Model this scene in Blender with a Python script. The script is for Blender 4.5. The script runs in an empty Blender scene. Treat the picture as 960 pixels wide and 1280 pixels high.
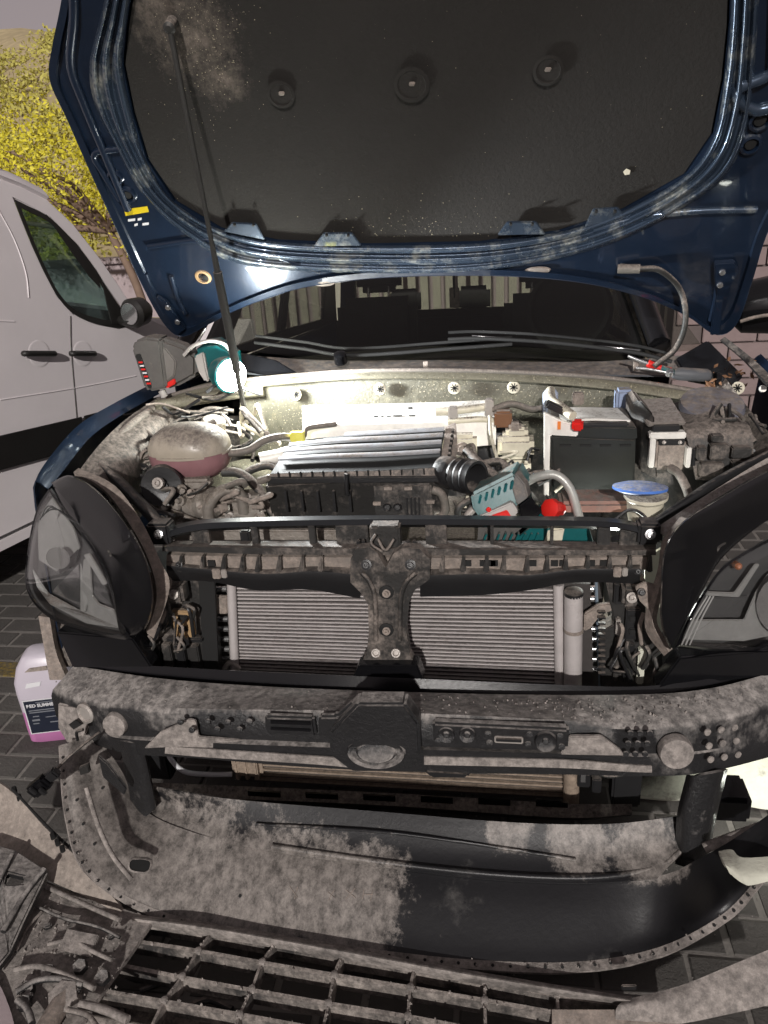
import bpy, bmesh, math, random
from mathutils import Vector, Matrix
from mathutils.geometry import tessellate_polygon
random.seed(7)
S = bpy.context.scene
COL = S.collection
# ------------------------------------------------------------------ camera
CAM = Vector((0.30, 0.0, 1.66)); YAW, PIT, ROL, F = 9.3, 22.5, 3.7, 963.0
_y, _p, _r = map(math.radians, (YAW, PIT, ROL))
FW = Vector((-math.sin(_y)*math.cos(_p), math.cos(_y)*math.cos(_p), -math.sin(_p)))
R0 = Vector((math.cos(_y), math.sin(_y), 0)); U0 = R0.cross(FW)
RT = R0*math.cos(_r) - U0*math.sin(_r); UP = R0*math.sin(_r) + U0*math.cos(_r)
cd = bpy.data.cameras.new('camera'); cam = bpy.data.objects.new('camera', cd); COL.objects.link(cam)
cam.matrix_world = Matrix(((RT.x, UP.x, -FW.x, CAM.x), (RT.y, UP.y, -FW.y, CAM.y), (RT.z, UP.z, -FW.z, CAM.z), (0, 0, 0, 1)))
cd.sensor_fit = 'VERTICAL'; cd.sensor_height = 36; cd.lens = 36*F/1280; cd.clip_start = .05; cd.clip_end = 500
S.camera = cam
# ------------------------------------------------------------------ sky, sun, exposure
w = bpy.data.worlds.new('World'); S.world = w; w.use_nodes = True
wn = w.node_tree.nodes; wl = w.node_tree.links
bg = wn['Background']; bg.inputs['Strength'].default_value = 1.0
tc = wn.new('ShaderNodeTexCoord'); ns = wn.new('ShaderNodeTexNoise'); ns.inputs['Scale'].default_value = 2.0
cr = wn.new('ShaderNodeValToRGB'); cr.color_ramp.elements[0].color = (.29, .25, .26, 1); cr.color_ramp.elements[1].color = (.38, .325, .33, 1)
wl.new(tc.outputs['Generated'], ns.inputs['Vector']); wl.new(ns.outputs['Fac'], cr.inputs['Fac']); sx_ = wn.new('ShaderNodeSeparateXYZ'); wl.new(tc.outputs['Generated'], sx_.inputs[0])
gr_ = wn.new('ShaderNodeMapRange'); gr_.inputs[1].default_value = .12; gr_.inputs[2].default_value = .75; gr_.inputs[3].default_value = 1.0; gr_.inputs[4].default_value = .5; wl.new(sx_.outputs[2], gr_.inputs[0])
vm_ = wn.new('ShaderNodeVectorMath'); vm_.operation = 'SCALE'; wl.new(cr.outputs['Color'], vm_.inputs[0]); wl.new(gr_.outputs[0], vm_.inputs[3]); wl.new(vm_.outputs[0], bg.inputs['Color'])
sd = bpy.data.lights.new('flash_sun', 'SUN'); sd.energy = 3.0; sd.angle = math.radians(1.2); sd.color = (1, .95, .91)  # low directional lamp standing in for the flash at the camera
flash_sun = bpy.data.objects.new('flash_sun', sd); COL.objects.link(flash_sun); flash_sun.location = (0, -3, 4)
flash_sun.rotation_euler = Vector((-.07, .92, -.40)).to_track_quat('-Z', 'Y').to_euler()
S.view_settings.view_transform = 'Standard'; S.view_settings.look = 'None'; S.view_settings.exposure = 0.0; S.view_settings.gamma = 1
S.render.resolution_x = 768; S.render.resolution_y = 1024
# ------------------------------------------------------------------ locating helpers: a sight line met with a real plane
def ray(px, py): return FW + RT*((px-480)/F) - UP*((py-640)/F)
def V(px, py, y): d = ray(px, py); return CAM + d*((y-CAM.y)/d.y)
def Z(px, py, z): d = ray(px, py); return CAM + d*((z-CAM.z)/d.z)
def PL(px, py, p0, n): d = ray(px, py); return CAM + d*((p0-CAM).dot(n)/d.dot(n))
def L(pts, y): return [V(a, b, y) for a, b in pts]
def V3(pts): return [V(*p) for p in pts]
# ------------------------------------------------------------------ materials
def mat(name, base, rough=.5, metal=0, dust=0, dcol=(.23, .195, .17), sc=6, up=.35, bump=.15, coat=0, var=.25, alpha=None, emis=None, es=0, trans=0, speck=0, bsc=60, drgh=.85, soft=1.0, film=.3):
    m = bpy.data.materials.new(name); m.use_nodes = True; N = m.node_tree.nodes; K = m.node_tree.links
    b = N['Principled BSDF']; b.inputs['Metallic'].default_value = metal
    b.inputs['Coat Weight'].default_value = coat; b.inputs['Transmission Weight'].default_value = trans
    if emis: b.inputs['Emission Color'].default_value = (*emis, 1); b.inputs['Emission Strength'].default_value = es
    if alpha is not None: b.inputs['Alpha'].default_value = alpha
    g = N.new('ShaderNodeNewGeometry')
    def noise(s, d=6, r=.6):
        n = N.new('ShaderNodeTexNoise'); n.inputs['Scale'].default_value = s; n.inputs['Detail'].default_value = d; n.inputs['Roughness'].default_value = r
        K.new(g.outputs['Position'], n.inputs['Vector']); return n.outputs['Fac']
    def math_(op, a, c):
        n = N.new('ShaderNodeMath'); n.operation = op
        for i, v in enumerate((a, c)):
            if hasattr(v, 'links') or hasattr(v, 'is_linked'): K.new(v, n.inputs[i])
            else: n.inputs[i].default_value = v
        return n.outputs[0]
    def mix(f, a, c):
        n = N.new('ShaderNodeMix'); n.data_type = 'RGBA'
        K.new(f, n.inputs[0]) if not isinstance(f, float) else setattr(n.inputs[0], 'default_value', f)
        for i, v in ((6, a), (7, c)):
            if isinstance(v, tuple): n.inputs[i].default_value = (*v, 1)
            else: K.new(v, n.inputs[i])
        return n.outputs[2]
    n1 = noise(sc*2.3); lo = tuple(c*(1-var) for c in base); hi = tuple(min(1, c*(1+var)) for c in base)
    col = mix(n1, lo, hi); rg = rough
    if dust > 0:
        n2 = noise(sc, 9, .68); sx = N.new('ShaderNodeSeparateXYZ'); K.new(g.outputs['Normal'], sx.inputs[0])
        upz = math_('MULTIPLY', sx.outputs[2], up)
        mp = N.new('ShaderNodeMapping'); mp.inputs['Scale'].default_value = (1.0, 1.0, .22); K.new(g.outputs['Position'], mp.inputs[0])
        ns_ = N.new('ShaderNodeTexNoise'); ns_.inputs['Scale'].default_value = sc*11; ns_.inputs['Detail'].default_value = 8; ns_.inputs['Roughness'].default_value = .8; K.new(mp.outputs[0], ns_.inputs['Vector'])
        n2 = math_('ADD', math_('MULTIPLY', n2, .80), math_('MULTIPLY', ns_.outputs['Fac'], .20))
        t = math_('ADD', math_('ADD', n2, upz), dust-1.0)
        mr = N.new('ShaderNodeMapRange'); mr.inputs[1].default_value = -.055*soft; mr.inputs[2].default_value = .085*soft; K.new(t, mr.inputs[0]); mr.clamp = True
        n3 = noise(sc*9, 5, .7); mr2 = N.new('ShaderNodeMapRange'); mr2.inputs[1].default_value = .38; mr2.inputs[2].default_value = .56; mr2.inputs[3].default_value = film; K.new(n3, mr2.inputs[0])
        f = math_('MULTIPLY', mr.outputs[0], mr2.outputs[0])
        rm = N.new('ShaderNodeMapRange'); rm.inputs[1].default_value = .36; rm.inputs[2].default_value = .64; K.new(noise(sc*4.3, 10, .78), rm.inputs[0])
        dc = mix(rm.outputs[0], tuple(c*.46 for c in dcol), tuple(min(1, c*1.25) for c in dcol))
        col = mix(f, col, dc)
        r2 = N.new('ShaderNodeMapRange'); r2.inputs[3].default_value = rough; r2.inputs[4].default_value = drgh; K.new(f, r2.inputs[0]); rg = r2.outputs[0]
        mm = N.new('ShaderNodeMapRange'); mm.inputs[3].default_value = metal; mm.inputs[4].default_value = 0; K.new(f, mm.inputs[0]); K.new(mm.outputs[0], b.inputs['Metallic'])
    if speck > 0:
        vo = noise(190, 2, .5); s2 = N.new('ShaderNodeMapRange'); s2.inputs[1].default_value = .70-speck*.06; s2.inputs[2].default_value = .74-speck*.06; K.new(vo, s2.inputs[0])
        col = mix(s2.outputs[0], col, (.4, .36, .26))
    K.new(col, b.inputs['Base Color'])
    if isinstance(rg, float) or isinstance(rg, int): b.inputs['Roughness'].default_value = rg
    else: K.new(rg, b.inputs['Roughness'])
    if bump:
        bp = N.new('ShaderNodeBump'); bp.inputs['Strength'].default_value = bump; bp.inputs['Distance'].default_value = .01
        K.new(noise(bsc, 9, .72), bp.inputs['Height']); K.new(bp.outputs[0], b.inputs['Normal'])
    return m
M = {}
M['black'] = mat('black_plastic', (.015, .015, .016), .38, dust=.22, sc=7)
M['blackd'] = mat('dusty_black_plastic', (.022, .021, .02), .5, dust=.46, sc=9, up=.25, bump=.3)
M['beam'] = mat('muddy_beam_plastic', (.016, .016, .017), .36, dust=.355, sc=6, up=.31, bump=.45, bsc=60, soft=1.1, film=.4, dcol=(.33, .305, .285))
M['mud'] = mat('mud_coated_plastic', (.045, .042, .04), .6, dust=.64, sc=7, up=.15, bump=.5, soft=1.5, film=.6, dcol=(.34, .305, .28), bsc=45)
M['apron'] = mat('muddy_apron_plastic', (.018, .018, .02), .5, dust=.55, sc=5, up=.1, bump=.4, dcol=(.22, .195, .175), bsc=40)
M['apronclean'] = mat('smooth_black_undershield', (.012, .012, .0135), .42, dust=.33, sc=4, up=.05, bump=.12, dcol=(.10, .095, .09))
M['gloss'] = mat('gloss_black_plastic', (.006, .006, .007), .18, dust=.18, sc=9, up=.1, bump=.03)
M['void'] = mat('dark_plastic_and_cavity_shade', (.008, .008, .008), .8, bump=0)  # near-black for dark plastic, and for shade painted into holes and recesses
M['blue'] = mat('metallic_blue_paint', (.011, .021, .043), .28, .35, dust=.3, sc=7, up=.1, bump=.03, coat=.8, dcol=(.2, .2, .19))
M['bluel'] = mat('dusty_lit_blue_paint', (.045, .066, .10), .26, .5, dust=.43, sc=11, up=0, bump=.05, coat=.7, dcol=(.3, .3, .26))  # dusty bonnet paint, base lightened to carry the work light's highlights
M['pad'] = mat('bonnet_insulation_felt', (.013, .0112, .0095), .95, dust=.2, sc=3, up=0, bump=.35, dcol=(.075, .068, .058), bsc=90, speck=0)
M['alu'] = mat('dusty_aluminium', (.42, .39, .36), .5, .45, dust=.35, sc=14, bump=.15, dcol=(.3, .26, .235))
M['alud'] = mat('grimy_cast_aluminium', (.3, .27, .24), .5, .5, dust=.45, sc=16, bump=.5, dcol=(.16, .135, .11))
M['fin'] = mat('condenser_tube_aluminium', (.5, .465, .455), .45, .2, dust=.4, sc=10, up=.2, bump=.1, dcol=(.3, .26, .25))
M['finback'] = mat('condenser_fin_mesh', (.05, .044, .042), .7, dust=.35, sc=30, bump=.5, bsc=500, dcol=(.09, .078, .072))
M['brown'] = mat('muddy_intercooler_aluminium', (.28, .22, .17), .6, .2, dust=.6, sc=14, bump=.3, dcol=(.3, .235, .18))
M['chrome'] = mat('bright_metal', (.7, .7, .7), .25, .9, bump=.02)
M['tan'] = mat('dusty_grey_metal', (.2, .175, .155), .7, dust=.62, sc=13, up=.2, bump=.35, dcol=(.3, .25, .215))
M['rubber'] = mat('rubber_hose', (.03, .03, .028), .55, dust=.4, sc=20, bump=.15)
M['hose'] = mat('grey_dusty_hose', (.12, .11, .095), .6, dust=.5, sc=20, bump=.1)
M['cream'] = mat('cream_plastic', (.62, .58, .46), .45, dust=.25, sc=20, bump=.05)
M['whiteplate'] = mat('pale_engine_cover_metal', (.75, .73, .68), .45, .1, dust=.12, sc=15, bump=.1)
M['tank'] = mat('translucent_tank_plastic', (.42, .37, .30), .3, trans=.15, dust=.35, sc=10, bump=.05)
M['pink'] = mat('pink_coolant_in_tank', (.27, .14, .15), .28, trans=.1, bump=.02, dust=.25, sc=12)
M['jug'] = mat('milky_jug_plastic', (.50, .46, .52), .35, bump=.02, var=.08)
M['jugpink'] = mat('pink_coolant_in_jug', (.45, .17, .36), .35, bump=.02, var=.1)
M['label'] = mat('dark_navy_label', (.012, .016, .03), .4, bump=0)
M['print'] = mat('white_print', (.6, .6, .62), .5, bump=0, var=.05)
M['printd'] = mat('grey_print', (.16, .17, .19), .5, bump=0, var=.05)
M['teal'] = mat('teal_tool_plastic', (.0, .085, .09), .4, bump=.05, dust=.25, sc=25)
M['toolgrey'] = mat('grey_tool_plastic', (.09, .085, .08), .5, bump=.1, dust=.35, sc=25)
M['toolsilver'] = mat('pale_grey_tool_plastic', (.4, .38, .36), .5, bump=.05)
M['red'] = mat('red_plastic', (.65, .02, .015), .35, bump=.03)
M['batt'] = mat('battery_case_plastic', (.018, .02, .018), .35, dust=.22, sc=6, bump=.08)
M['bluecap'] = mat('blue_washer_lid', (.08, .2, .6), .35, dust=.3, sc=12, bump=.03, dcol=(.4, .42, .5))
M['van'] = mat('white_van_paint', (.84, .79, .80), .22, dust=.22, sc=3, up=0, bump=.02, coat=.6, var=.06, dcol=(.42, .38, .36))
M['vanblack'] = mat('van_black_trim', (.015, .014, .013), .5, bump=.05)
M['tyre'] = mat('tyre_rubber', (.02, .02, .02), .8, bump=.3)
M['paver'] = mat('concrete_paver', (.082, .076, .07), .85, dust=.3, sc=4, up=.1, bump=.6, var=.35, dcol=(.13, .12, .11), bsc=90)
M['joint'] = mat('sandy_joint', (.20, .185, .17), .95, bump=.5, var=.3)
M['yellow'] = mat('yellow_floor_paint', (.30, .20, .015), .7, dust=.4, sc=9, bump=.3, dcol=(.12, .1, .06))
M['brick'] = mat('pinkish_wall_block', (.24, .18, .175), .85, sc=3, bump=.5, var=.25, bsc=50)
M['mortar'] = mat('wall_mortar', (.13, .105, .1), .95, bump=.4)
M['plaster'] = mat('pinkish_plaster', (.40, .33, .34), .85, sc=2, bump=.2, var=.12)
M['slat'] = mat('cream_fence_paint', (.42, .40, .33), .6, sc=5, bump=.1)
M['seat'] = mat('black_seat_fabric', (.012, .012, .011), .85, bump=.3)
M['dash'] = mat('dashboard_plastic', (.02, .019, .015), .7, bump=.2)
M['bark'] = mat('pinkish_bark', (.22, .15, .11), .85, sc=6, bump=.5)
M['leaf'] = mat('yellow_green_leaf', (.72, .62, .04), .6, sc=1.6, var=.45, bump=0)
M['leafg'] = mat('olive_shrub_leaf', (.46, .42, .10), .7, sc=.6, var=.6, bump=0)
M['earth'] = mat('dry_bank_earth', (.42, .34, .2), .95, sc=1.2, bump=.6, var=.45, bsc=8)
M['copper'] = mat('ochre_connector_plastic', (.34, .22, .11), .6, dust=.4, sc=30, bump=.2)
M['dry'] = mat('dry_brown_leaf', (.2, .10, .05), .8, bump=.2)
M['grey_refl'] = mat('headlamp_grey_bezel', (.30, .30, .29), .35, .15, bump=.02, dust=.25, sc=14)
M['dark_refl'] = mat('headlamp_dark_bezel', (.07, .07, .07), .3, bump=.02)
M['mirror'] = mat('headlamp_reflector', (.6, .6, .6), .12, .9, bump=0)
M['amber'] = mat('amber_bulb', (.35, .13, .06), .3, bump=0)
M['lampface'] = mat('lit_led_lens', (1, 1, 1), .4, bump=0, emis=(.98, 1, .97), es=45)
M['liner'] = mat('pale_inner_wing_panel', (.62, .62, .52), .55, dust=.14, sc=9, bump=.3)
M['scuttle'] = mat('dusty_scuttle_metal', (.20, .187, .14), .5, .2, dust=.42, sc=22, up=.1, bump=.35, dcol=(.12, .11, .075), speck=.9)
M['ribs'] = mat('highlight_grey_ribs', (.30, .31, .33), .4, .1, dust=.2, sc=14, bump=.05)  # bright highlight stripes of the black lid, put into the rib colour
M['bar'] = mat('satin_black_bar', (.014, .015, .017), .3, dust=.14, sc=8, up=.1, bump=.05)
M['wallbrown'] = mat('brown_scuttle_panel', (.10, .095, .07), .5, dust=.42, sc=22, up=.1, bump=.4, dcol=(.21, .19, .125), speck=.9)
M['grille'] = mat('mud_streaked_grille', (.03, .028, .027), .6, dust=.5, sc=9, up=.32, bump=.5, soft=1.3, film=.5, dcol=(.34, .30, .27))
M['cowl'] = mat('grey_cowl_plastic', (.085, .09, .1), .55, dust=.3, sc=6, bump=.1)
def glass(name, tint, f0=.08, tr=.9, rough=.03, gc=(1, 1, 1)):
    m = bpy.data.materials.new(name); m.use_nodes = True; N = m.node_tree.nodes; K = m.node_tree.links
    N.remove(N['Principled BSDF']); o = N['Material Output']
    t = N.new('ShaderNodeBsdfTransparent'); t.inputs[0].default_value = (*tint, 1)
    g = N.new('ShaderNodeBsdfGlossy'); g.inputs['Roughness'].default_value = rough; g.inputs[0].default_value = (*gc, 1)
    lw = N.new('ShaderNodeLayerWeight'); lw.inputs[0].default_value = .5
    pw = N.new('ShaderNodeMath'); pw.operation = 'POWER'; pw.inputs[1].default_value = 4; K.new(lw.outputs['Facing'], pw.inputs[0])
    ad = N.new('ShaderNodeMath'); ad.operation = 'MULTIPLY_ADD'; ad.inputs[1].default_value = .7; ad.inputs[2].default_value = 1-tr+.035; K.new(pw.outputs[0], ad.inputs[0])
    mx = N.new('ShaderNodeMixShader'); K.new(ad.outputs[0], mx.inputs[0]); K.new(t.outputs[0], mx.inputs[1]); K.new(g.outputs[0], mx.inputs[2]); K.new(mx.outputs[0], o.inputs[0])
    return m
M['wglass'] = glass('windscreen_glass', (.80, .81, .78), tr=1.01)
M['lens'] = glass('headlamp_lens', (.96, .96, .96), tr=1.01)
M['vglass'] = glass('van_window_glass', (.85, .95, .93), tr=.8, gc=(.62, .8, .78))
# pad and apron carry mud of their own shape
def patch(m, centres, col, sc_, lo_, hi_):
    N = m.node_tree.nodes; K = m.node_tree.links; b = N['Principled BSDF']
    src = b.inputs['Base Color'].links[0].from_socket
    g = N.new('ShaderNodeNewGeometry'); tot = None
    for c, r in centres:
        d = N.new('ShaderNodeVectorMath'); d.operation = 'DISTANCE'; K.new(g.outputs['Position'], d.inputs[0]); d.inputs[1].default_value = c
        mr = N.new('ShaderNodeMapRange'); mr.inputs[1].default_value = r; mr.inputs[2].default_value = 0; mr.clamp = True; K.new(d.outputs['Value'], mr.inputs[0])
        if tot is None: tot = mr.outputs[0]
        else:
            a = N.new('ShaderNodeMath'); a.operation = 'MAXIMUM'; K.new(tot, a.inputs[0]); K.new(mr.outputs[0], a.inputs[1]); tot = a.outputs[0]
    n = N.new('ShaderNodeTexNoise'); n.inputs['Scale'].default_value = sc_; n.inputs['Detail'].default_value = 13; n.inputs['Roughness'].default_value = .8; K.new(g.outputs['Position'], n.inputs['Vector'])
    mp = N.new('ShaderNodeMapping'); mp.inputs['Scale'].default_value = (34, 26, 26); K.new(g.outputs['Position'], mp.inputs[0])
    ns2 = N.new('ShaderNodeTexNoise'); ns2.inputs['Scale'].default_value = 1; ns2.inputs['Detail'].default_value = 9; ns2.inputs['Roughness'].default_value = .78; ns2.inputs['Distortion'].default_value = 0; K.new(mp.outputs[0], ns2.inputs['Vector'])
    bl = N.new('ShaderNodeMix'); bl.data_type = 'FLOAT'; bl.inputs[0].default_value = .42; K.new(n.outputs['Fac'], bl.inputs[2]); K.new(ns2.outputs['Fac'], bl.inputs[3])
    a = N.new('ShaderNodeMath'); a.operation = 'ADD'; K.new(tot, a.inputs[0]); bm_ = N.new('ShaderNodeMath'); bm_.operation = 'MULTIPLY_ADD'; bm_.inputs[1].default_value = 2.3; bm_.inputs[2].default_value = -1.15; K.new(bl.outputs[0], bm_.inputs[0]); K.new(bm_.outputs[0], a.inputs[1])
    mr = N.new('ShaderNodeMapRange'); mr.inputs[1].default_value = lo_; mr.inputs[2].default_value = hi_; mr.inputs[4].default_value = .92; K.new(a.outputs[0], mr.inputs[0])
    mx = N.new('ShaderNodeMix'); mx.data_type = 'RGBA'; K.new(mr.outputs[0], mx.inputs[0]); K.new(src, mx.inputs[6]); 
    n2 = N.new('ShaderNodeTexNoise'); n2.inputs['Scale'].default_value = 1.1; n2.inputs['Detail'].default_value = 13; n2.inputs['Roughness'].default_value = .82; K.new(mp.outputs[0], n2.inputs['Vector'])
    c2 = N.new('ShaderNodeValToRGB'); c2.color_ramp.elements[0].position = .40; c2.color_ramp.elements[1].position = .60; c2.color_ramp.elements[0].color = (*[c*.35 for c in col], 1); c2.color_ramp.elements[1].color = (*[c*1.25 for c in col], 1)
    K.new(n2.outputs['Fac'], c2.inputs['Fac']); K.new(c2.outputs['Color'], mx.inputs[7])
    K.new(mx.outputs[2], b.inputs['Base Color'])
# ------------------------------------------------------------------ object helpers
WL = {}
def link(name, me, m, parent, loc, smooth=False):
    o = bpy.data.objects.new(name, me); COL.objects.link(o)
    if m is not None and not me.materials: me.materials.append(m)
    base = Vector((0, 0, 0))
    if parent is not None: o.parent = parent; base = WL[parent.name]
    o.location = loc - base; WL[o.name] = Vector(loc)
    if smooth:
        for p in me.polygons: p.use_smooth = True
    return o
def mesh_obj(name, vs, fs, m, parent=None, smooth=False):
    mn = Vector([min(v[i] for v in vs) for i in range(3)]); mx = Vector([max(v[i] for v in vs) for i in range(3)]); c = (mn+mx)/2
    me = bpy.data.meshes.new(name); me.from_pydata([tuple(Vector(v)-c) for v in vs], [], fs)
    bm = bmesh.new(); bm.from_mesh(me); bmesh.ops.recalc_face_normals(bm, faces=bm.faces); bm.to_mesh(me); bm.free()
    return link(name, me, M[m] if isinstance(m, str) else m, parent, c, smooth)
def thing(name, loc, label, cat, group=None):
    o = bpy.data.objects.new(name, None); COL.objects.link(o); o.location = loc; WL[o.name] = Vector(loc); o.empty_display_size = .1
    o['label'] = label; o['category'] = cat
    if group: o['group'] = group
    return o
def rs(pts, n):
    pts = [Vector(p) for p in pts]
    if len(pts) == 2: return [pts[0].lerp(pts[1], i/(n-1)) for i in range(n)]
    P = [pts[0]*2-pts[1]] + pts + [pts[-1]*2-pts[-2]]; out = []; k = len(pts)-1
    for i in range(n):
        t = i/(n-1)*k; s = min(int(t), k-1); u = t-s; a, b, c, d = P[s:s+4]
        out.append(.5*((2*b)+(c-a)*u+(2*a-5*b+4*c-d)*u*u+(3*b-a-3*c+d)*u**3))
    return out
def shade_auto(o, ang=40):
    for p in o.data.polygons: p.use_smooth = True
    bm = bmesh.new(); bm.from_mesh(o.data)
    for e in bm.edges:
        if len(e.link_faces) == 2 and e.calc_face_angle(0) > math.radians(ang): e.smooth = False
    bm.to_mesh(o.data); bm.free()
def surf(name, rows, m, parent=None, nu=30, nv=0, thick=.004, lin=False):
    rows = [rs(r, nu) for r in rows]
    if nv:
        cols = [rs([r[i] for r in rows], nv) for i in range(nu)]
        rows = [[cols[i][j] for i in range(nu)] for j in range(nv)]
    nv = len(rows); vs = [v for r in rows for v in r]
    fs = [(j*nu+i, j*nu+i+1, (j+1)*nu+i+1, (j+1)*nu+i) for j in range(nv-1) for i in range(nu-1)]
    if thick:
        me = bpy.data.meshes.new('t'); me.from_pydata([tuple(v) for v in vs], [], fs); me.update()
        nr = [Vector(v.normal) for v in me.vertices]; bpy.data.meshes.remove(me)
        s = 0
        for v, n in zip(vs, nr): s += (CAM-v).dot(n)
        sg = -1 if s > 0 else 1                       # thickness grows to the far side
        n0 = len(vs); vs = vs + [v + n*sg*thick for v, n in zip(vs, nr)]
        fs = fs + [tuple(n0+i for i in reversed(f)) for f in fs]
        bd = [i for i in range(nu)] + [j*nu+nu-1 for j in range(1, nv)] + [(nv-1)*nu+i for i in range(nu-2, -1, -1)] + [j*nu for j in range(nv-2, 0, -1)]
        for a, b in zip(bd, bd[1:]+bd[:1]): fs.append((a, b, n0+b, n0+a))
    o = mesh_obj(name, vs, fs, m, parent); shade_auto(o, 50); return o
def plate(name, loop, off, m, parent=None, holes=(), bev=0):
    off = Vector(off); loops = [[Vector(v) for v in loop]] + [[Vector(v) for v in h] for h in holes]
    flat = [v for l in loops for v in l]; tr = tessellate_polygon(loops); n = len(flat)
    vs = flat + [v+off for v in flat]; fs = [tuple(t) for t in tr] + [tuple(n+i for i in reversed(t)) for t in tr]
    k = 0
    for l in loops:
        for i in range(len(l)):
            j = (i+1) % len(l); fs.append((k+i, k+j, n+k+j, n+k+i))
        k += len(l)
    o = mesh_obj(name, vs, fs, m, parent)
    if bev: bevel(o, bev)
    return o
def bevel(o, w, seg=2):
    bm = bmesh.new(); bm.from_mesh(o.data)
    ed = [e for e in bm.edges if len(e.link_faces) == 2 and e.calc_face_angle(0) > .5]
    try: bmesh.ops.bevel(bm, geom=ed, offset=w, segments=seg, affect='EDGES', clamp_overlap=True)
    except Exception: pass
    bm.to_mesh(o.data); bm.free(); shade_auto(o, 35); return o
def pp(name, pts, y, th, m, parent=None, holes=(), bev=.003):     # polygon seen in the plane y, th deep
    return plate(name, L(pts, y), (0, th, 0), m, parent, [L(h, y) for h in holes], bev)
def box(name, c, s, m, parent=None, rot=(0, 0, 0), bev=.004):
    bm = bmesh.new(); bmesh.ops.create_cube(bm, size=1)
    bmesh.ops.scale(bm, vec=s, verts=bm.verts)
    if bev: bmesh.ops.bevel(bm, geom=bm.edges[:], offset=min(bev, min(s)*.3), segments=2, affect='EDGES')
    me = bpy.data.meshes.new(name); bm.to_mesh(me); bm.free()
    o = link(name, me, M[m] if isinstance(m, str) else m, parent, Vector(c)); o.rotation_euler = rot; shade_auto(o, 35); return o
def bx(name, x0, y0, x1, y1, y, d, m, parent=None, bev=.004):   # box whose front face spans two sight points in plane y
    a = V(x0, (y0+y1)/2, y); b = V(x1, (y0+y1)/2, y); t = V((x0+x1)/2, y0, y); u = V((x0+x1)/2, y1, y)
    return box(name, ((a.x+b.x)/2, y+d/2, (t.z+u.z)/2), (abs(b.x-a.x), d, abs(t.z-u.z)), m, parent, (0, 0, 0), bev)
def tube(name, pts, r, m, parent=None, n=24, sides=10, rr=None, straight=False):
    pts = [Vector(p) for p in pts] if straight else rs(pts, n); n = len(pts); vs = []; fs = []
    up = Vector((.1, .2, 1)).normalized(); prev = None
    for i, p in enumerate(pts):
        t = (pts[min(i+1, n-1)]-pts[max(i-1, 0)]).normalized()
        a = t.cross(up) if prev is None else prev - t*prev.dot(t)
        if a.length < 1e-4: a = t.cross(Vector((1, 0, 0)))
        a.normalize(); prev = a; b = t.cross(a); q = rr(i/(n-1)) if rr else r
        for k in range(sides): an = 2*math.pi*k/sides; vs.append(p+a*math.cos(an)*q+b*math.sin(an)*q)
    for i in range(n-1):
        for k in range(sides): k2 = (k+1) % sides; fs.append((i*sides+k, i*sides+k2, (i+1)*sides+k2, (i+1)*sides+k))
    fs.append(tuple(range(sides))); fs.append(tuple((n-1)*sides+k for k in range(sides)))
    o = mesh_obj(name, vs, fs, m, parent); shade_auto(o, 60); return o
def lathe(name, c, ax, prof, m, parent=None, n=24, sx=1):
    ax = Vector(ax).normalized(); a = ax.cross(Vector((0, 0, 1)))
    if a.length < .1: a = Vector((1, 0, 0))
    a.normalize(); b = ax.cross(a); vs = []; fs = []
    for h, r in prof:
        for k in range(n): t = 2*math.pi*k/n; vs.append(Vector(c)+ax*h+a*math.cos(t)*r*sx+b*math.sin(t)*r)
    for j in range(len(prof)-1):
        for k in range(n): k2 = (k+1) % n; fs.append((j*n+k, j*n+k2, (j+1)*n+k2, (j+1)*n+k))
    fs.append(tuple(range(n))); fs.append(tuple((len(prof)-1)*n+k for k in range(n)))
    o = mesh_obj(name, vs, fs, m, parent); shade_auto(o, 35); return o
TOC = Vector((0, -1, .35)).normalized()
def bolt(px, py, y, r, m='chrome', parent=None, name='bolt'):
    return lathe(name, V(px, py, y), TOC, [(-.01, r), (.002, r), (.003, r*.62), (.009, r*.55), (.009, r*.3), (.004, r*.25)], m, parent, 12)
def disc(name, c, ax, r, h, m, parent=None, n=20, sx=1): return lathe(name, c, ax, [(0, r), (h*.8, r), (h, r*.93)], m, parent, n, sx)
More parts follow.
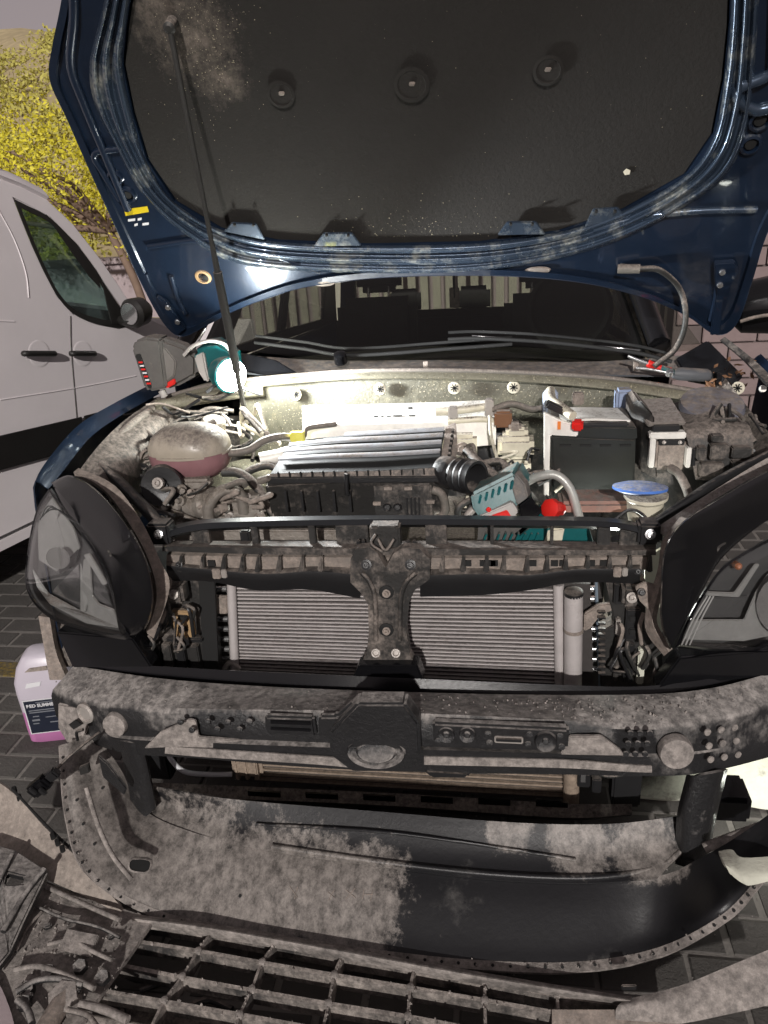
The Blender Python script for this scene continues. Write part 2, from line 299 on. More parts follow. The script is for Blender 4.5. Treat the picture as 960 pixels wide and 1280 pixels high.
# ================================================================== SETTING
gz = mesh_obj('ground', [(-90, -40, 0), (90, -40, 0), (90, 120, 0), (-90, 120, 0)], [(0, 1, 2, 3)], 'joint'); gz['kind'] = 'structure'
pm = {}
def paver_mesh(key, m):
    bm = bmesh.new(); bmesh.ops.create_cube(bm, size=1); bmesh.ops.scale(bm, vec=(.196, .099, .03), verts=bm.verts)
    top = [e for e in bm.edges if all(v.co.z > 0 for v in e.verts)]; bmesh.ops.bevel(bm, geom=top, offset=.005, segments=1, affect='EDGES')
    me = bpy.data.meshes.new('paver'); bm.to_mesh(me); bm.free(); me.materials.append(M[m]); return me
pmm = paver_mesh('p', 'paver'); pmy = paver_mesh('y', 'yellow')
sv, sf = [], []; rp = random.Random(3)
for r in range(-2, 70):
    for k in range(-30, 24):
        cx = k*.205 + (.1025 if r % 2 else 0); cy = .4+r*.108; jz = rp.uniform(-.0025, .002)
        near = (-2.6 < cx < -.55 and 1.05 < cy < 3.15) or (.15 < cx < 1.35 and .85 < cy < 1.35)
        yel = 2.25 < cy-.25*(cx+1.5) < 2.42 and cx < -.9
        if near:
            o = link('paver', pmy if yel else pmm, None, gz, Vector((cx, cy, -.0105+jz*.6))); o.rotation_euler = (rp.uniform(-.008, .008), rp.uniform(-.008, .008), rp.uniform(-.012, .012))
        else:
            b = len(sv); x0, x1, y0, y1 = cx-.098, cx+.098, cy-.0495, cy+.0495; zt = .004+jz; e = .005
            sv += [(x0, y0, -.02), (x1, y0, -.02), (x1, y1, -.02), (x0, y1, -.02), (x0+e, y0+e, zt), (x1-e, y0+e, zt), (x1-e, y1-e, zt), (x0+e, y1-e, zt)]
            sf += [(b+4, b+5, b+6, b+7)] + [(b+i, b+(i+1) % 4, b+4+(i+1) % 4, b+4+i) for i in range(4)]
o = mesh_obj('paving', sv, sf, 'paver', gz); o['kind'] = 'stuff'
# bank and vegetation
hr = random.Random(11); rows = []
for j in range(14):
    yy = 10+j*1.9; rows.append([Vector((-22+i*2.2, yy+math.sin(i)*.4, (.4+j*.62 if j else .2)+.35*math.sin(i*1.3+j)+hr.uniform(-.2, .2))) for i in range(24)])
hill = surf('hillside', rows, 'earth', None, 60, 40, 0); hill['kind'] = 'structure'
def leaves(cs, n, size, rnd, spread):
    vs, fs = [], []
    for c, r in cs:
        for _ in range(n):
            d = Vector((rnd.gauss(0, 1), rnd.gauss(0, 1), rnd.gauss(0, .7))); d = d.normalized()*r*(rnd.random()**.45)*spread
            p = c+d; a = Vector((rnd.gauss(0, 1), rnd.gauss(0, 1), rnd.gauss(0, 1))).normalized(); b = a.cross(Vector((rnd.gauss(0, 1), rnd.gauss(0, 1), rnd.gauss(0, 1)))).normalized()
            s = size*rnd.uniform(.6, 1.5); k = len(vs); vs += [p-a*s, p+b*s*.45, p+a*s, p-b*s*.45]; fs.append((k, k+1, k+2, k+3))
    return vs, fs
cs = []
for _ in range(620):
    j = hr.uniform(0, 12.5); x = hr.uniform(-17, -1); cs.append((Vector((x, 10+j*1.9, .45+j*.62+.2)), hr.uniform(.25, .75)))
vs, fs = leaves(cs, 70, .07, hr, 1)
o = mesh_obj('hillside_shrubs', vs, fs, 'leafg'); o['kind'] = 'stuff'; o['label'] = 'dry olive shrubs covering the bank beyond the van'; o['category'] = 'shrubs'
wall = thing('retaining_wall', (-6, 8.6, 0), 'low pinkish plastered wall at the foot of the bank behind the van', 'wall')
box('wall_body', (-6, 8.7, .55), (14, .2, 1.1), 'plaster', wall); box('coping', (-6, 8.68, 1.13), (14, .28, .06), 'plaster', wall)
tree = thing('yellow_tree', (-4.2, 7.6, 0), 'bright yellow-leaved tree with pinkish branches beyond the white van', 'tree')
tr_pts = [(-3.1, 7.4, 0), (-3.2, 7.4, .9), (-3.45, 7.5, 1.5)]
tube('trunk', tr_pts, .09, 'bark', tree, 14, 10, lambda t: .045-.01*t)
tcs = []; tr = random.Random(5)
for k in range(13):
    a = k*.49+.2; e = Vector((-3.45+1.9*math.cos(a)*tr.uniform(.5, 1.1), 7.6+.9*math.sin(a), 1.5+tr.uniform(.1, .9))); mid = Vector((-3.45, 7.5, 1.5)).lerp(e, .5)+Vector((0, 0, tr.uniform(-.1, .25)))
    tube('branch', [(-3.45, 7.5, 1.48), mid, e], .03, 'bark', tree, 12, 7, lambda t: .03*(1-t)+.008)
    tcs.append((e, tr.uniform(.35, .6))); tcs.append((mid.lerp(e, .5)+Vector((tr.uniform(-.4, .4), tr.uniform(-.3, .3), .2)), .4))
for _ in range(26): tcs.append((Vector((tr.uniform(-6.2, -2.7), tr.uniform(7.1, 8.3), tr.uniform(1.5, 2.3))), tr.uniform(.2, .42)))
vs, fs = leaves(tcs, 420, .019, tr, 1); mesh_obj('crown', vs, fs, 'leaf', tree)
# block wall right of the car
bw = thing('block_wall', (2.2, 4.6, 0), 'pinkish block wall behind the right-hand side of the blue car', 'wall')
box('wall_core', (2.6, 4.85, 1.25), (2.6, .2, 2.5), 'mortar', bw)
bb = None
for r in range(24):
    for k in range(8):
        cx = 1.46+k*.305+(.15 if r % 2 else 0); zz = .055+r*.105
        if bb is None: bb = box('brick', (cx, 4.735, zz), (.295, .03, .095), 'brick', bw)
        else: link('brick', bb.data, None, bw, Vector((cx, 4.735+rp.uniform(-.003, .003), zz)))
# slatted fence behind the car
fe = thing('slat_fence', (0, 7.2, 0), 'cream fence of upright slats seen through the car windows', 'fence')
box('rail', (-.2, 7.26, .35), (5.2, .04, .08), 'slat', fe); box('rail', (-.2, 7.26, 1.75), (5.2, .04, .08), 'slat', fe)
sl = None
for k in range(46):
    c = Vector((-2.75+k*.113, 7.2, 1.0))
    if sl is None: sl = box('slat', c, (.07, .03, 1.9), 'slat', fe)
    else: link('slat', sl.data, None, fe, c)
# ================================================================== THE CAR
car = thing('car', (0, 3.0, 0), 'dark blue hatchback with bonnet propped open and front bumper taken off', 'car')
# ---- body shell
def shell():
    for s in (-1, 1):
        q = lambda y, z, x=.84: Vector((s*x, y, z))
        body = plate('body_side', [q(2.55, .35), q(5.35, .3), q(5.4, .7), q(5.2, .88), q(2.55, 1.1)], (-s*.06, 0, 0), 'blue', car, (), .01)
        plate('window_frame', [q(2.62, 1.105, .80), q(5.15, .885, .80), q(4.6, 1.6, .66), q(3.35, 1.62, .66)], (-s*.02, 0, .0), 'black', car,
              [[q(2.95, 1.12, .793), q(3.75, 1.06, .793), q(3.75, 1.55, .68), q(3.42, 1.55, .68)], [q(3.85, 1.05, .793), q(4.75, .96, .793), q(4.5, 1.53, .685), q(3.85, 1.55, .68)]])
        plate('side_window', [q(2.93, 1.10, .782), q(4.78, .94, .782), q(4.5, 1.56, .665), q(3.4, 1.57, .665)], (-s*.004, 0, 0), 'wglass', car)
        tube('windscreen_pillar', [q(2.5, 1.17, .79), q(2.95, 1.42, .73), q(3.35, 1.62, .66)], .035, 'gloss', car, 10, 8)
        w0 = lathe('wheel', (s*.70, 2.12, .32), (s, 0, 0), [(-.1, .22), (-.1, .31), (-.07, .325), (.07, .325), (.1, .31), (.1, .22), (.06, .2), (.06, .05), (.09, .04)], 'tyre', car, 32)
        lathe('wheel', (s*.74, 4.7, .32), (s, 0, 0), [(-.1, .22), (-.1, .31), (-.07, .325), (.07, .325), (.1, .31), (.1, .22), (.06, .2), (.06, .05), (.09, .04)], 'tyre', car, 32)
    surf('roof', [[(-.66, 3.33, 1.61), (0, 3.3, 1.66), (.66, 3.33, 1.61)], [(-.67, 4, 1.66), (0, 4, 1.7), (.67, 4, 1.66)], [(-.64, 4.75, 1.6), (0, 4.8, 1.65), (.64, 4.75, 1.6)]], 'blue', car, 16, 10, .03)
    plate('tailgate', [(-.82, 5.38, .3), (.82, 5.38, .3), (.80, 5.36, .85), (.62, 4.8, 1.62), (-.62, 4.8, 1.62), (-.8, 5.36, .85)], (0, .03, 0), 'blue', car,
          [[(-.68, 5.31, .90), (.68, 5.31, .90), (.54, 4.88, 1.53), (-.54, 4.88, 1.53)]])
    surf('windscreen', [[V(255, 432, 2.52), V(400, 447, 2.5), V(560, 447, 2.49), V(720, 446, 2.5), V(880, 436, 2.52)], [(-.66, 3.33, 1.6), (-.3, 3.3, 1.63), (0, 3.28, 1.64), (.3, 3.3, 1.63), (.66, 3.33, 1.6)]], 'wglass', car, 16, 6, .004)
    # cabin
    surf('dashboard', [[(-.76, 2.6, 1.03), (0, 2.55, 1.06), (.76, 2.6, 1.03)], [(-.74, 2.85, 1.06), (0, 2.85, 1.09), (.74, 2.85, 1.06)], [(-.72, 3.1, 1.0), (0, 3.1, 1.04), (.72, 3.1, 1.0)], [(-.7, 3.15, .7), (0, 3.15, .7), (.7, 3.15, .7)]], 'dash', car, 20, 14, .01)
    box('cabin_floor', (0, 4.2, .25), (1.5, 2.2, .05), 'seat', car)
    swc = V(712, 388, 3.05); lathe('steering_wheel', swc, (0, -.9, .4), [(0, .145), (.012, .16), (.024, .145), (.012, .13)], 'seat', car, 28)
    box('wheel_hub', swc, (.25, .03, .06), 'seat', car, (-.4, 0, 0), .01)
    for a0, a1, b0 in ((428, 512, 372), (638, 722, 366)):
        xa, xb = V(a0, 380, 3.75), V(a1, 380, 3.75); cx = (xa.x+xb.x)/2; zt = V((a0+a1)/2, b0, 3.75).z
        st = box('seat', (cx, 3.75, zt-.34), (xb.x-xa.x+.06, .14, .68), 'seat', car, (-.15, 0, 0), .05)
        box('headrest', (cx, 3.84, zt+.10), (.22, .1, .15), 'seat', st, (-.1, 0, 0), .04)
        for q in (-.05, .05): tube('headrest_post', [(cx+q, 3.80, zt-.02), (cx+q, 3.82, zt+.05)], .007, 'chrome', st, 2, 6)
    zb = V(570, 386, 4.5).z
    rb = box('rear_bench', (0, 4.5, zb-.25), (1.3, .14, .5), 'seat', car, (-.1, 0, 0), .05)
    for a in (505, 592, 690): box('headrest', (V(a, 380, 4.5).x, 4.5, zb+.05), (.19, .08, .14), 'seat', rb, (-.1, 0, 0), .03)
    ha = V(568, 372, 4.0); box('belt_buckle', ha, (.05, .012, .10), 'tan', car); tube('hanging_strap', [ha+Vector((0, 0, .3)), ha], .008, 'seat', car, 3, 6)
    plate('rear_window', [(-.68, 5.26, .90), (.68, 5.26, .90), (.54, 4.86, 1.53), (-.54, 4.86, 1.53)], (0, .004, 0), 'wglass', car)
    # door mirror, right
    mr = V(925, 385, 2.75)
    lathe('door_mirror', mr+Vector((.12, .05, 0)), (1, -.2, .1), [(-.13, .05), (-.1, .085), (.02, .1), (.1, .08), (.13, .03)], 'gloss', car, 20)
    tube('mirror_trim', [V(925, 402, 2.66), V(945, 396, 2.66), V(975, 392, 2.66)], .006, 'tan', car, 8, 6)
shell()
# ---- bonnet
HA = math.radians(56); HN = Vector((0, -math.sin(HA), -math.cos(HA))); HP = Vector((0, 2.5, 1.235))
def H(px, py, off=0): return PL(px, py, HP + HN*off, HN)
def HL(pts, off=0): return [H(a, b, off) for a, b in pts]
patch(M['pad'], [(H(200, 10), .17), (H(240, 50), .20), (H(275, 100), .12)], (.24, .20, .165), 45, .40, 1.5)
padU = [(172, -60), (158, 30), (153, 80), (165, 140), (183, 200), (218, 252), (275, 286), (345, 301), (460, 306), (600, 303), (700, 289), (780, 262), (858, 218), (892, 168), (905, 100), (912, 30), (915, -60)]
outU = [(145, -60), (126, 20), (112, 80), (118, 130), (142, 180), (176, 240), (230, 292), (300, 330), (440, 342), (580, 341), (690, 325), (775, 300), (850, 262), (905, 222), (934, 160), (945, 60), (952, -60)]
edge = [(95, -120), (78, 0), (66, 60), (63, 100), (85, 150), (118, 225), (150, 295), (180, 360), (206, 405), (228, 420), (262, 404), (300, 385), (370, 361), (460, 348), (560, 344), (660, 346), (740, 355), (810, 373), (860, 395), (895, 418), (920, 405), (940, 350), (957, 295), (992, 225), (1030, 150), (1066, 90), (1060, 0), (1045, -120)]
bon = plate('bonnet', HL(edge, -.045), HN*-.006, 'blue', car, (), .0)
pad_loop = padU
plate('inner_frame', HL(edge, 0), HN*-.012, 'blue', bon, [HL(padU[::-1], 0)])
# skirt closing the edge between skin and frame
surf('edge_fold', [HL(edge, -.045), HL(edge, 0), HL(edge, .010)], 'blue', bon, 120, 0, .002)
surf('edge_lip', [HL(edge, .010), HL([(a+(510-a)*.018, b+(150-b)*.035) for a, b in edge], .011), HL([(a+(510-a)*.024, b+(150-b)*.045) for a, b in edge], .001)], 'blue', bon, 120, 0, .001)
def lerpU(t, off): return [H(a+(c-a)*t, b+(d-b)*t, off) for (a, b), (c, d) in zip(padU, outU)]
surf('pressed_rib', [lerpU(t, o) for t, o in ((0, -.012), (.04, .006), (.16, .018), (.26, .016), (.32, .006), (.4, .008), (.5, .022), (.6, .022), (.68, .008), (.76, .008), (.84, .018), (.93, .016), (1, .001))], 'bluel', bon, 150, 60, .001)
pin = [(a+(535-a)*.01, b+(120-b)*.01) for a, b in padU]
# insulation pad, gently quilted
prow = []
for j in range(9):
    t = j/8; row = []
    for i in range(13):
        u = i/12
        # bottom boundary of the pad by column
        bl = rs([Vector((a, b, 0)) for a, b in pin[2:15]], 60); xw = 153+(905-153)*u
        near = min(bl, key=lambda p: abs(p.x-xw) + (0 if p.y > 60 else 50)); yb = near.y; xx = near.x
        yt = -60; row.append(H(xx, yt+(yb+1-yt)*t, .002+.014*math.sin(3.1*u)*math.sin(3.0*t+.2)+.004*math.sin(9*u+4*t)))
    prow.append(row)
plate('insulation_pad', HL(pin, -.006), HN*-.004, 'pad', bon)
for a, b, r in ((352, 115, .027), (515, 103, .034), (685, 85, .028)):
    lathe('pad_clip', H(a, b, -.010), HN, [(.012, r*1.25), (.014, r), (.008, r*.8), (.006, r*.45), (.010, r*.4), (.011, .001)], 'pad', bon, 24)
    box('clip_stud', H(a, b+2, .003), (.014, .006, .011), 'tan', bon, (HA, 0, .3), .002)
for a, b, wd in ((305, 285, 26), (422, 298, 30), (652, 284, 30), (757, 268, 26)):
    sl_ = -.25 if a > 700 else (.2 if a < 400 else -.02)
    plate('pad_tab', HL([(a-wd, b+10-sl_*wd), (a-wd*.6, b-6), (a+wd*.6, b-6+sl_*8), (a+wd, b+10+sl_*wd)], .016), HN*-.008, 'bluel', bon, (), .002)
    for q in (-.45, .45): disc('tab_stud', H(a+wd*q, b-5, .018), HN, .004, .008, 'void', bon, 8)
# pressings on the side flanks
def ridge(name, pts, r=.006, m='blue', off=.004, flat=None): return tube(name, HL(pts, off), r, m, bon, 30, 8)
ridge('flank_bead', [(90, -40), (92, 20), (88, 80), (103, 125), (130, 190), (160, 262)], .012)
ridge('flank_bead', [(150, 186), (118, 192), (128, 215), (150, 250)], .009)
ridge('flank_bead', [(185, 308), (260, 300), (330, 316), (400, 340)], .008)
ridge('flank_bead', [(742, 287), (800, 272), (870, 264), (946, 262)], .009, 'bluel')
ridge('flank_bead', [(214, 345), (222, 372), (232, 392)], .008); ridge('flank_bead', [(182, 342), (194, 372), (206, 392)], .008)
ridge('flank_bead', [(972, -40), (968, 60), (962, 92), (925, 110), (922, 125), (945, 138), (975, 130)], .014, 'bluel')
ridge('flank_bead', [(900, 335), (895, 372), (888, 400)], .008)
for a, b, r in ((144, 221, .016), (160, 243, .017), (938, 180, .019), (950, 150, .02)):
    lathe('rubber_stop_socket', H(a, b, .0), HN, [(0, r*1.5), (.008, r*1.3), (.010, r), (-.006, r*.8), (-.006, .001)], 'blue', bon, 20)
    disc('socket_hole', H(a, b, .002), HN, r*.7, .004, 'void', bon)
lathe('sealed_hole', H(254, 346, 0), HN, [(0, .026), (.004, .024), (.006, .018), (-.003, .014), (-.003, .001)], 'copper', bon, 20)
disc('socket_hole', H(257, 347, .003), HN, .010, .002, 'void', bon)
plate('warning_sticker', HL([(155, 262), (184, 258), (186, 265), (157, 270)], .0015), HN*-.001, mat('yellow_sticker', (.6, .45, .01), .5, bump=0), bon)
for a, b, c in ((160, 274, 9), (172, 273, 5), (168, 280, 4), (178, 279, 8)): plate('sticker_print', HL([(a, b), (a+c, b-1), (a+c, b+2), (a, b+3)], .0015), HN*-.0005, 'print', bon)
for a, b in ((405, 352), (672, 337)): lathe('rubber_buffer', H(a, b, .0), HN, [(0, .038), (.014, .034), (.018, .02), (.018, .001)], 'tan', bon, 20, sx=.28 if False else 1).scale = (1, .4, .35)
# hinges
for pts, yb in (([(195, 372), (208, 378), (232, 412), (222, 420), (214, 405)], 0), ([(893, 330), (918, 328), (925, 338), (905, 372), (900, 418), (888, 420), (895, 370)], 0)):
    plate('bonnet_hinge', HL(pts, .02), HN*-.018, 'blue', bon, (), .003)
for a, b in ((903, 340), (900, 356), (210, 384), (222, 402)): lathe('hinge_bolt', H(a, b, .02), HN, [(0, .009), (.006, .008), (.006, .001)], 'chrome', bon, 8)
# washer hose from bonnet to scuttle
tube('washer_hose', [H(775, 333, .012), H(800, 336, .018), H(825, 338, .02), V(850, 362, 2.4), V(857, 400, 2.38), V(845, 435, 2.38), V(818, 458, 2.36)], .0085, 'rubber', car, 40, 8)
tube('hose_joint', [H(772, 336, .014), H(800, 336, .022)], .013, 'hose', car, 6, 8)
rA, rB = H(212, 34, .03), V(311, 540, 2.26)
tube('prop_rod', [rA.lerp(rB, k/20) for k in range(21)], .0062, 'rubber', car, 21, 10, lambda t: .0066 if t < .5 else .0085, True)
tube('rod_foam_grip', [rA.lerp(rB, .52+k*.028) for k in range(11)], .0125, 'rubber', car, 11, 10, None, True)
lathe('rod_pivot', rA, HN, [(-.03, .012), (.005, .014), (.01, .008)], 'rubber', car, 12)
# ---- wings (fenders)
wl_ = surf('wing', [[V(200, 492, 2.42), V(150, 520, 2.2), V(112, 548, 2.02), V(78, 590, 1.86), V(60, 612, 1.78)],
                    [V(205, 486, 2.44)+Vector((-.03, 0, .01)), V(146, 514, 2.2)+Vector((-.02, 0, .005)), V(106, 542, 2.02)+Vector((-.03, 0, 0)), V(68, 588, 1.84)+Vector((-.03, 0, 0)), V(52, 615, 1.76)+Vector((-.02, 0, 0))],
                    [(-.92, 2.45, .85), (-.97, 2.2, .82), (-.97, 2.02, .75), (-.96, 1.84, .68), (-.94, 1.74, .62)],
                    [(-.90, 2.45, .5), (-.95, 2.2, .68), (-.95, 2.02, .68), (-.94, 1.84, .6), (-.93, 1.72, .52)]], 'blue', car, 24, 14, .004)
surf('wing', [[V(940, 452, 2.46), V(968, 488, 2.3), V(1005, 525, 2.05), V(1045, 560, 1.8)],
              [V(952, 450, 2.46), V(985, 482, 2.3), V(1010, 515, 2.05), V(1070, 560, 1.8)],
              [(1.08, 2.5, .9), (1.1, 2.3, .85), (1.1, 2.05, .75), (1.09, 1.8, .65)], [(1.06, 2.5, .5), (1.08, 2.3, .68), (1.08, 2.05, .68), (1.07, 1.8, .5)]], 'blue', car, 24, 14, .004)
surf('wing_edge_trim', [V3([(900, 425, 2.5), (930, 450, 2.4), (960, 480, 2.25)]), V3([(906, 421, 2.5), (938, 446, 2.4), (975, 480, 2.25)])], 'black', car, 12, 0, .01)
# inner wing aprons
surf('inner_wing', [V3([(205, 492, 2.40), (160, 522, 2.18), (125, 555, 1.98), (90, 600, 1.82)]), V3([(230, 512, 2.38), (195, 540, 2.18), (165, 580, 1.98), (130, 610, 1.82)]), V3([(240, 560, 2.38), (200, 600, 2.2), (180, 640, 2.0), (150, 680, 1.82)])], 'blackd', car, 20, 10, .006)
surf('inner_wing', [V3([(905, 470, 2.42), (935, 510, 2.2), (965, 545, 2.0), (1000, 580, 1.82)]), V3([(880, 500, 2.40), (900, 545, 2.2), (915, 590, 2.0), (930, 610, 1.82)]), V3([(870, 560, 2.38), (880, 610, 2.2), (880, 650, 2.0), (870, 690, 1.84)])], 'blackd', car, 20, 10, .006)
# ---- floor of the bay / engine mass behind everything
box('engine_block', (.0, 2.12, .52), (.80, .42, .46), 'alud', car, (0, 0, 0), .03)
box('bay_bulkhead', (.05, 2.5, .72), (1.75, .04, .5), 'blackd', car)
box('gearbox', (.45, 2.05, .42), (.36, .4, .3), 'alud', car, (0, 0, 0), .05)
box('bay_undertray', (.05, 2.1, .2), (1.3, .7, .02), 'void', car)
# ---- scuttle and cowl
surf('cowl_panel', [V3([(262, 440, 2.55), (400, 450, 2.55), (560, 450, 2.55), (740, 452, 2.55), (900, 440, 2.56)]), V3([(240, 462, 2.46), (400, 470, 2.43), (560, 465, 2.42), (740, 468, 2.43), (912, 470, 2.46)])], 'cowl', car, 30, 5, .006)
surf('scuttle_flange', [V3([(215, 492, 2.40), (262, 478, 2.41), (330, 470, 2.41), (450, 462, 2.41), (600, 462, 2.41), (760, 470, 2.41), (900, 490, 2.42)]),
                        V3([(205, 500, 2.36), (262, 486, 2.37), (330, 477, 2.37), (450, 468, 2.37), (600, 469, 2.37), (760, 479, 2.37), (905, 500, 2.38)]),
                        V3([(206, 506, 2.36), (262, 492, 2.36), (330, 482, 2.36), (450, 473, 2.36), (600, 474, 2.36), (760, 486, 2.36), (905, 508, 2.37)])], 'scuttle', car, 40, 0, .006)
surf('scuttle_wall', [V3([(300, 486, 2.39), (400, 476, 2.39), (560, 472, 2.39), (740, 482, 2.39), (890, 500, 2.39)]), V3([(300, 520, 2.385), (400, 507, 2.385), (560, 505, 2.385), (740, 512, 2.385), (890, 530, 2.385)]), V3([(300, 570, 2.40), (400, 570, 2.40), (560, 565, 2.40), (740, 560, 2.40), (890, 570, 2.40)])], 'wallbrown', car, 40, 12, .006)
for a, b in ((370, 493), (475, 486), (568, 485), (642, 484), (922, 485)):
    c = disc('scuttle_clip', V(a, b, 2.372), (0, -1, .1), .0195, .006, 'cream', car, 20)
    for k in range(4):
        an = k*math.pi/4+.3; box('clip_slot', V(a, b, 2.365)+Vector((0, -.001, 0)), (.026, .0022, .003), 'void', c, (0, an, 0), 0)
tube('cowl_seal', [V(205, 497, 2.38), V(262, 482, 2.39), V(330, 473, 2.39), V(450, 464, 2.39), V(600, 464, 2.39), V(760, 473, 2.39), V(900, 494, 2.4)], .008, 'hose', car, 50, 8)
for a in (532, 795): bx('cowl_joint', a-3, 452, a+3, 464, 2.425, .01, 'tan', car, .001)
def wiper(p):
    tube('wiper_arm', V3(p), .006, 'void', car, 20, 8)
    tube('wiper_blade', [v+Vector((0, .02, .018)) for v in V3(p)], .005, 'void', car, 20, 6)
wiper([(318, 428, 2.50), (380, 436, 2.50), (440, 444, 2.48), (560, 436, 2.52), (640, 430, 2.54)])
wiper([(560, 424, 2.54), (600, 423, 2.54), (690, 428, 2.52), (790, 440, 2.49), (840, 452, 2.46)])
lathe('wiper_pivot', V(425, 446, 2.46), (0, -.5, 1), [(-.02, .022), (.01, .02), (.015, .01)], 'gloss', car, 16)
tube('wiper_glint_edge', V3([(590, 420, 2.55), (660, 425, 2.54), (750, 433, 2.51), (800, 438, 2.5)]), .003, 'chrome', car, 12, 6)
plate('cowl_corner_cover', V3([(300, 440, 2.46), (345, 450, 2.45), (372, 466, 2.42), (330, 468, 2.40), (300, 462, 2.42)]), (0, .02, -.01), 'gloss', car, (), .004)
plate('cowl_corner_cover', V3([(845, 448, 2.5), (885, 425, 2.5), (930, 470, 2.4), (915, 485, 2.38), (860, 475, 2.42)]), (0, .02, -.01), 'gloss', car, (), .004)
# strut towers
lathe('strut_tower', (-.55, 2.36, .80), (0, 0, 1), [(-.3, .16), (.0, .13), (.03, .10), (.035, .05), (.05, .04), (.05, .001)], 'scuttle', car, 28)
lathe('strut_tower', (.78, 2.28, .90), (0, 0, 1), [(-.3, .17), (.0, .15), (.03, .11), (.035, .05), (.05, .04), (.05, .001)], 'blackd', car, 28)
tube('wing_rail', V3([(195, 508, 2.3), (240, 500, 2.34), (290, 492, 2.36), (330, 488, 2.37)]), .02, 'scuttle', car, 16, 10)
tube('wing_rail', V3([(130, 565, 2.0), (165, 530, 2.15), (190, 512, 2.28)]), .014, 'hose', car, 12, 8)
for i in range(16):
    a = 150+hr.uniform(0, 110); b = 515+hr.uniform(0, 55)-.3*(a-150); y0 = 2.2+.1*hr.random()
    tube('wiring_loom', [V(a, b, y0), V(a+hr.uniform(15, 40), b+hr.uniform(-14, 10), y0+.03), V(a+hr.uniform(40, 70), b+hr.uniform(-18, 14), y0+.04)], hr.uniform(.003, .008), hr.choice(['rubber', 'hose', 'tan', 'black']), car, 10, 6)
for i in range(30):
    a = hr.uniform(140, 215); b = 530+hr.uniform(0, 95); y0 = 2.18-.0035*(b-530)
    tube('wiring_loom', [V(a, b, y0), V(a+hr.uniform(-18, 22), b+hr.uniform(-4, 22), y0-.03), V(a+hr.uniform(-5, 42), b+hr.uniform(10, 40), y0-.05)], hr.uniform(.003, .007), hr.choice(['rubber', 'hose', 'black', 'alud', 'black']), car, 10, 6)
# ---- expansion tank
tk = thing_tank = None
tkc = V(238, 564, 2.02); rx, rz = .118, .085
def halfell(name, c, rx, ry, rz, z0, z1, m, parent, n=28, k=10):
    vs, fs = [], []
    for j in range(k+1):
        z = z0+(z1-z0)*j/k; q = math.sqrt(max(0.0, 1-abs(z)**2.6))
        for i in range(n):
            t = 2*math.pi*i/n; ct, st_ = math.cos(t), math.sin(t)
            vs.append(Vector(c)+Vector((math.copysign(abs(ct)**.8, ct)*rx*q, math.copysign(abs(st_)**.8, st_)*ry*q, z*rz)))
    for j in range(k):
        for i in range(n): i2 = (i+1) % n; fs.append((j*n+i, j*n+i2, (j+1)*n+i2, (j+1)*n+i))
    fs.append(tuple(range(n))); fs.append(tuple(k*n+i for i in range(n)))
    o = mesh_obj(name, vs, fs, m, parent); shade_auto(o, 50); return o
tk = halfell('expansion_tank', tkc, rx, .09, rz, .08, .99, 'tank', car)
halfell('coolant', tkc, rx*.995, .089, rz, -.99, .07, 'pink', tk)
lathe('seam', tkc+Vector((0, 0, .004)), (0, 0, 1), [(-.003, .1), (-.003, .122), (.004, .122), (.004, .1)], 'tank', tk, 32).scale = (1, .78, 1)
lathe('filler_cap', V(266, 535, 2.1)+Vector((0, 0, -.01)), (.25, -.2, 1), [(-.03, .03), (0, .03), (.012, .036), (.035, .035), (.04, .03), (.04, .001)], 'cream', tk, 18)
for a in range(3): tube('tank_bracket', V3([(192+a*4, 560+a*6, 2.08), (178, 566+a*7, 2.05), (172, 585+a*8, 2.02)]), .006, 'tan', tk, 8, 6)
tube('coolant_hose', V3([(268, 528, 2.08), (252, 538, 2.04), (256, 556, 2.02), (282, 566, 2.02), (310, 563, 2.03), (330, 551, 2.06), (352, 546, 2.1), (372, 548, 2.14)]), .0115, 'hose', car, 40, 12)
tube('coolant_hose', V3([(278, 590, 2.0), (300, 592, 2.0), (322, 610, 1.98), (340, 640, 1.95), (356, 660, 1.92)]), .014, 'rubber', car, 30, 12)
tube('coolant_hose', V3([(300, 610, 2.0), (310, 590, 2.03), (335, 582, 2.06), (350, 590, 2.05)]), .012, 'rubber', car, 20, 10)
tube('silver_pipe', V3([(325, 575, 2.08), (350, 570, 2.1), (385, 560, 2.14)]), .022, 'whiteplate', car, 10, 14)
bx('yellow_connector', 362, 541, 380, 553, 2.1, .02, mat('yellow_connector_plastic', (.55, .5, .08), .5), car, .003)
tube('coolant_hose', V3([(380, 545, 2.12), (385, 535, 2.15), (420, 530, 2.2)]), .008, 'hose', car, 12, 8)
# clutter between tank and filter box
for i in range(10):
    a = 270+hr.uniform(0, 60); b = 515+hr.uniform(0, 40)
    tube('wiring_loom', [V(a, b, 2.25), V(a+hr.uniform(-20, 25), b+hr.uniform(-14, 18), 2.2), V(a+hr.uniform(0, 40), b+hr.uniform(10, 34), 2.14)], hr.uniform(.004, .009), hr.choice(['rubber', 'hose', 'cream', 'black']), car, 10, 6)
